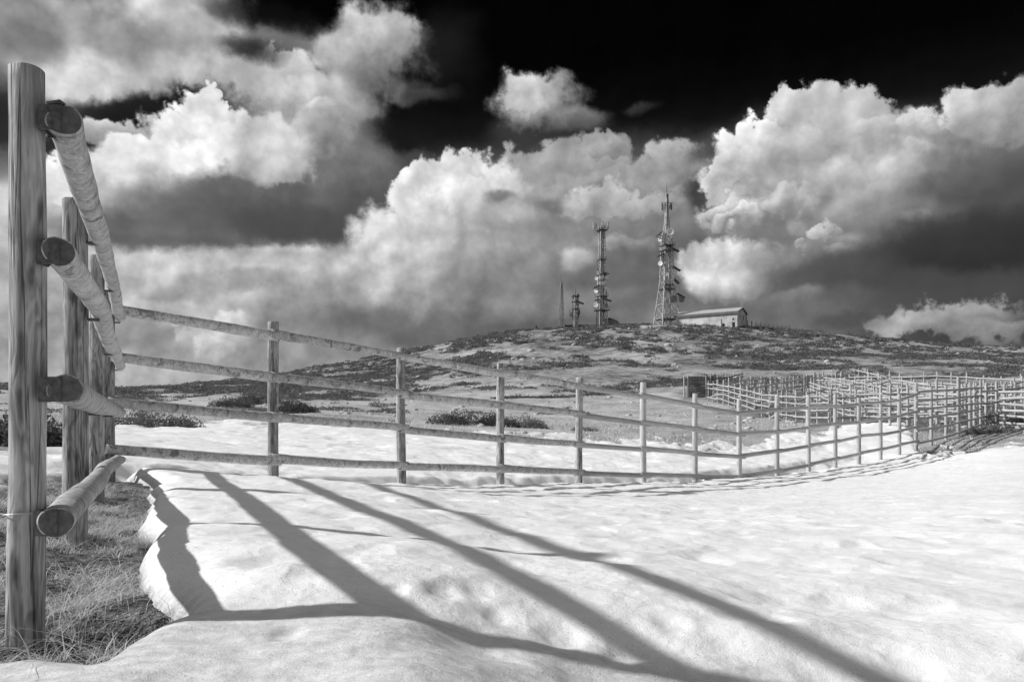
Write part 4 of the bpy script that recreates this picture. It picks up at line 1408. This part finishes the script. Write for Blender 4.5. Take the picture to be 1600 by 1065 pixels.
def leaf_cloud(cx, cy, cz, rx, rz_, n, size, seed, tlo=.0, thi=1.0):
    """for each clump i: n[i] little leaf triangles through a low dome"""
    rg = np.random.default_rng(seed)
    idx = np.repeat(np.arange(len(cx)), n)
    m_ = len(idx)
    a = rg.random(m_) * 2 * np.pi; u = rg.random(m_) ** .5; hgt = rg.random(m_) ** .8
    prof = np.sqrt(np.clip(1 - u * u, 0, 1)) * (0.75 + .5 * rg.random(m_))
    px_ = cx[idx] + np.cos(a) * u * rx[idx]; py_ = cy[idx] + np.sin(a) * u * rx[idx]
    pz_ = cz[idx] + prof * hgt * rz_[idx]
    s = (size[idx] * (.6 + .8 * rg.random(m_)))[:, None]
    d1 = rg.normal(size=(m_, 3)); d1[:, 2] = np.abs(d1[:, 2]) + .4; d1 /= np.linalg.norm(d1, axis=1)[:, None]
    d2 = rg.normal(size=(m_, 3)); d2 /= np.linalg.norm(d2, axis=1)[:, None]
    c = np.stack([px_, py_, pz_], -1)
    V = np.stack([c - d2 * s * .45, c + d2 * s * .45, c + d1 * s], 1).reshape(-1, 3)
    F = np.arange(m_ * 3).reshape(-1, 3)
    tn = np.clip(tlo + (thi - tlo) * (rg.random(len(cx))[idx] * .5 + rg.random(m_) * .5), 0, 1)
    return V, F, np.repeat(tn, 3)


# (the low bank across the pasture carries a strip of heather too)
# heather over the hill: patches follow a streaky mask
N = 60000
azr = rng.uniform(-.66, .66, N); dr = np.exp(rng.uniform(math.log(40), math.log(275), N))
cx, cy = np.tan(azr) * dr, dr
pxq = 800 + FPX * np.tan(azr)
pyq = HORY - (ground_z(cx, cy) - ZC) / cy * FPX
mask = fbm(cx / 16, cy / 24, 4, .55) + .45 * fbm(cx / 4, cy / 6, 3)
bias = np.interp(dr, [40, 80, 105, 120, 170, 200, 230, 260], [-.42, -.38, -.26, .06, .10, .0, .14, .10])
bias = bias + np.where(pxq < 640, .10, 0) + np.where((pxq > 760) & (pxq < 1100) & (dr > 120) & (dr < 190), -.28, 0)
bias = bias + np.where((pxq > 1030) & (dr < 96), -.8, 0) + np.where((pxq < 230) & (dr < 110), .25, 0)
ok = (mask + bias > .0) & (snow_depth(cx, cy) < -.02)
cx, cy, dr = cx[ok], cy[ok], dr[ok]
sel = rng.permutation(len(cx))[:14500]
cx, cy, dr = cx[sel], cy[sel], dr[sel]
sp = np.linspace(772, 992, 120); sdp = 93 + rng.normal(0, .35, 120)
cx = np.concatenate([cx, (sp - 800) / FPX * sdp]); cy = np.concatenate([cy, sdp]); dr = np.concatenate([dr, sdp])
rx = rng.uniform(.5, 1.5, len(cx)) * np.clip(dr / 140, .4, 1.3)
rx = rx * np.where((dr > 215) & (cx / cy > .45), .55, .88)
rz_ = rx * rng.uniform(.35, .60, len(cx))
v_, f_, t_ = leaf_cloud(cx, cy, ground_z(cx, cy) - .1, rx, rz_, np.full(len(cx), 48), np.clip(dr / 640, .08, .36), 21)
tag(link('heather_cover', np_mesh('heather_cover', v_, f_, M['heather'], False, t_)), 'dark heather scrub covering the hill in streaks', 'heather', None, 'stuff')


def shrub(label, px, py, d, wpx, hpx, seed, group='heather bushes', n=5200):
    """single bush: twiggy stems and a leafy crown of several humps"""
    b0 = W(px, py, d)
    z = gz(b0.x, b0.y)
    root = empty('heather_bush', (b0.x, b0.y, z), label, 'bush', group)
    w = wpx * d / FPX / 2; h = hpx * d / FPX * 1.2
    rg = np.random.default_rng(seed)
    k = max(4, int(w / h * 3))
    hx = rg.uniform(-.85, .85, k) * w; hy = rg.uniform(-.5, .5, k) * w * .5
    hh = h * rg.uniform(.55, 1.0, k) * np.sqrt(np.clip(1 - (hx / w) ** 2 * .7, .1, 1))
    hr = np.clip(h * rg.uniform(.7, 1.2, k), .1, w)
    gzs = ground_z(hx + b0.x, hy + b0.y) - z
    v_, f_, t_ = leaf_cloud(hx, hy, gzs - .03, hr, hh, np.full(k, n // k), np.full(k, h * .085), seed, .0, .8)
    link('foliage', np_mesh('foliage', v_, f_, M['heather'], False, t_), root)
    st = MB()
    for i in range(k):
        for q in range(3):
            st.tube((hx[i], hy[i], gzs[i] - .05), (hx[i] + rg.normal(0, hr[i] * .35), hy[i] + rg.normal(0, hr[i] * .3), gzs[i] + hh[i] * .75), h * .018, h * .008, 4, False)
    st.build('stem', M['twig'], root)


shrub('broad dark bush on the pasture behind the third fence bay', 725, 667, 39, 110, 24, 1)
shrub('lower dark bush adjoining the broad one on its right', 812, 668, 39, 95, 18, 2)
shrub('small dark bush right of the broad pair', 918, 669, 38, 46, 8, 3)
shrub('dark bush at the snow edge behind the near corner post', 230, 662, 29, 130, 26, 4)
shrub('dark bush beyond the first bay of the long fence', 360, 636, 60, 60, 16, 5)
shrub('rounded dark bush left of the second fence post', 400, 632, 70, 80, 20, 6)
shrub('dark bush just right of the first long-fence post', 455, 648, 50, 55, 22, 7)
shrub('dark bush at the left edge behind the nearest post', 20, 690, 16, 130, 60, 8)
shrub('tangled dark bush behind the six-rail fence at the right edge', 1585, 668, 38, 120, 22, 9)
shrub('tangled dark bush at the foot of the corner post', 1545, 680, 33.5, 70, 11, 10)
shrub('low dark bush by the snow edge left of the corner', 1450, 706, 28.6, 50, 7, 11)

# stones
ico = []
for s_ in range(3):
    bm = bmesh.new()
    bmesh.ops.create_icosphere(bm, subdivisions=1, radius=1.0)
    rg = np.random.default_rng(70 + s_)
    for vv in bm.verts:
        vv.co *= float(rg.uniform(.7, 1.2)); vv.co.z *= .6
    ico.append((np.array([tuple(v__.co) for v__ in bm.verts]), np.array([[v__.index for v__ in f.verts] for f in bm.faces])))
    bm.free()
parts = []
n_ = 900
azr = rng.uniform(-.62, .62, n_); dr = np.exp(rng.uniform(math.log(34), math.log(268), n_))
cx, cy = np.tan(azr) * dr, dr
ok = (snow_depth(cx, cy) < 0) & (fbm(cx / 9 + 50, cy / 9, 3) > -.1)
cx, cy, dr = cx[ok], cy[ok], dr[ok]
cz = ground_z(cx, cy)
for i in range(len(cx)):
    V0, F0 = ico[i % 3]
    s = rng.uniform(.10, .42) * (1 + .8 * (dr[i] > 150)) * (.5 + dr[i] / 200)
    an_ = rng.random() * 6.28
    R = np.array([[math.cos(an_), -math.sin(an_), 0], [math.sin(an_), math.cos(an_), 0], [0, 0, 1]])
    parts.append(((V0 * s) @ R.T + [cx[i], cy[i], cz[i]], F0, np.zeros(len(V0))))
v_, f_, t_ = merge(parts)
tag(link('scattered_stones', np_mesh('scattered_stones', v_, f_, M['stone'])), 'pale stones scattered over the hillside', 'stones', None, 'stuff')
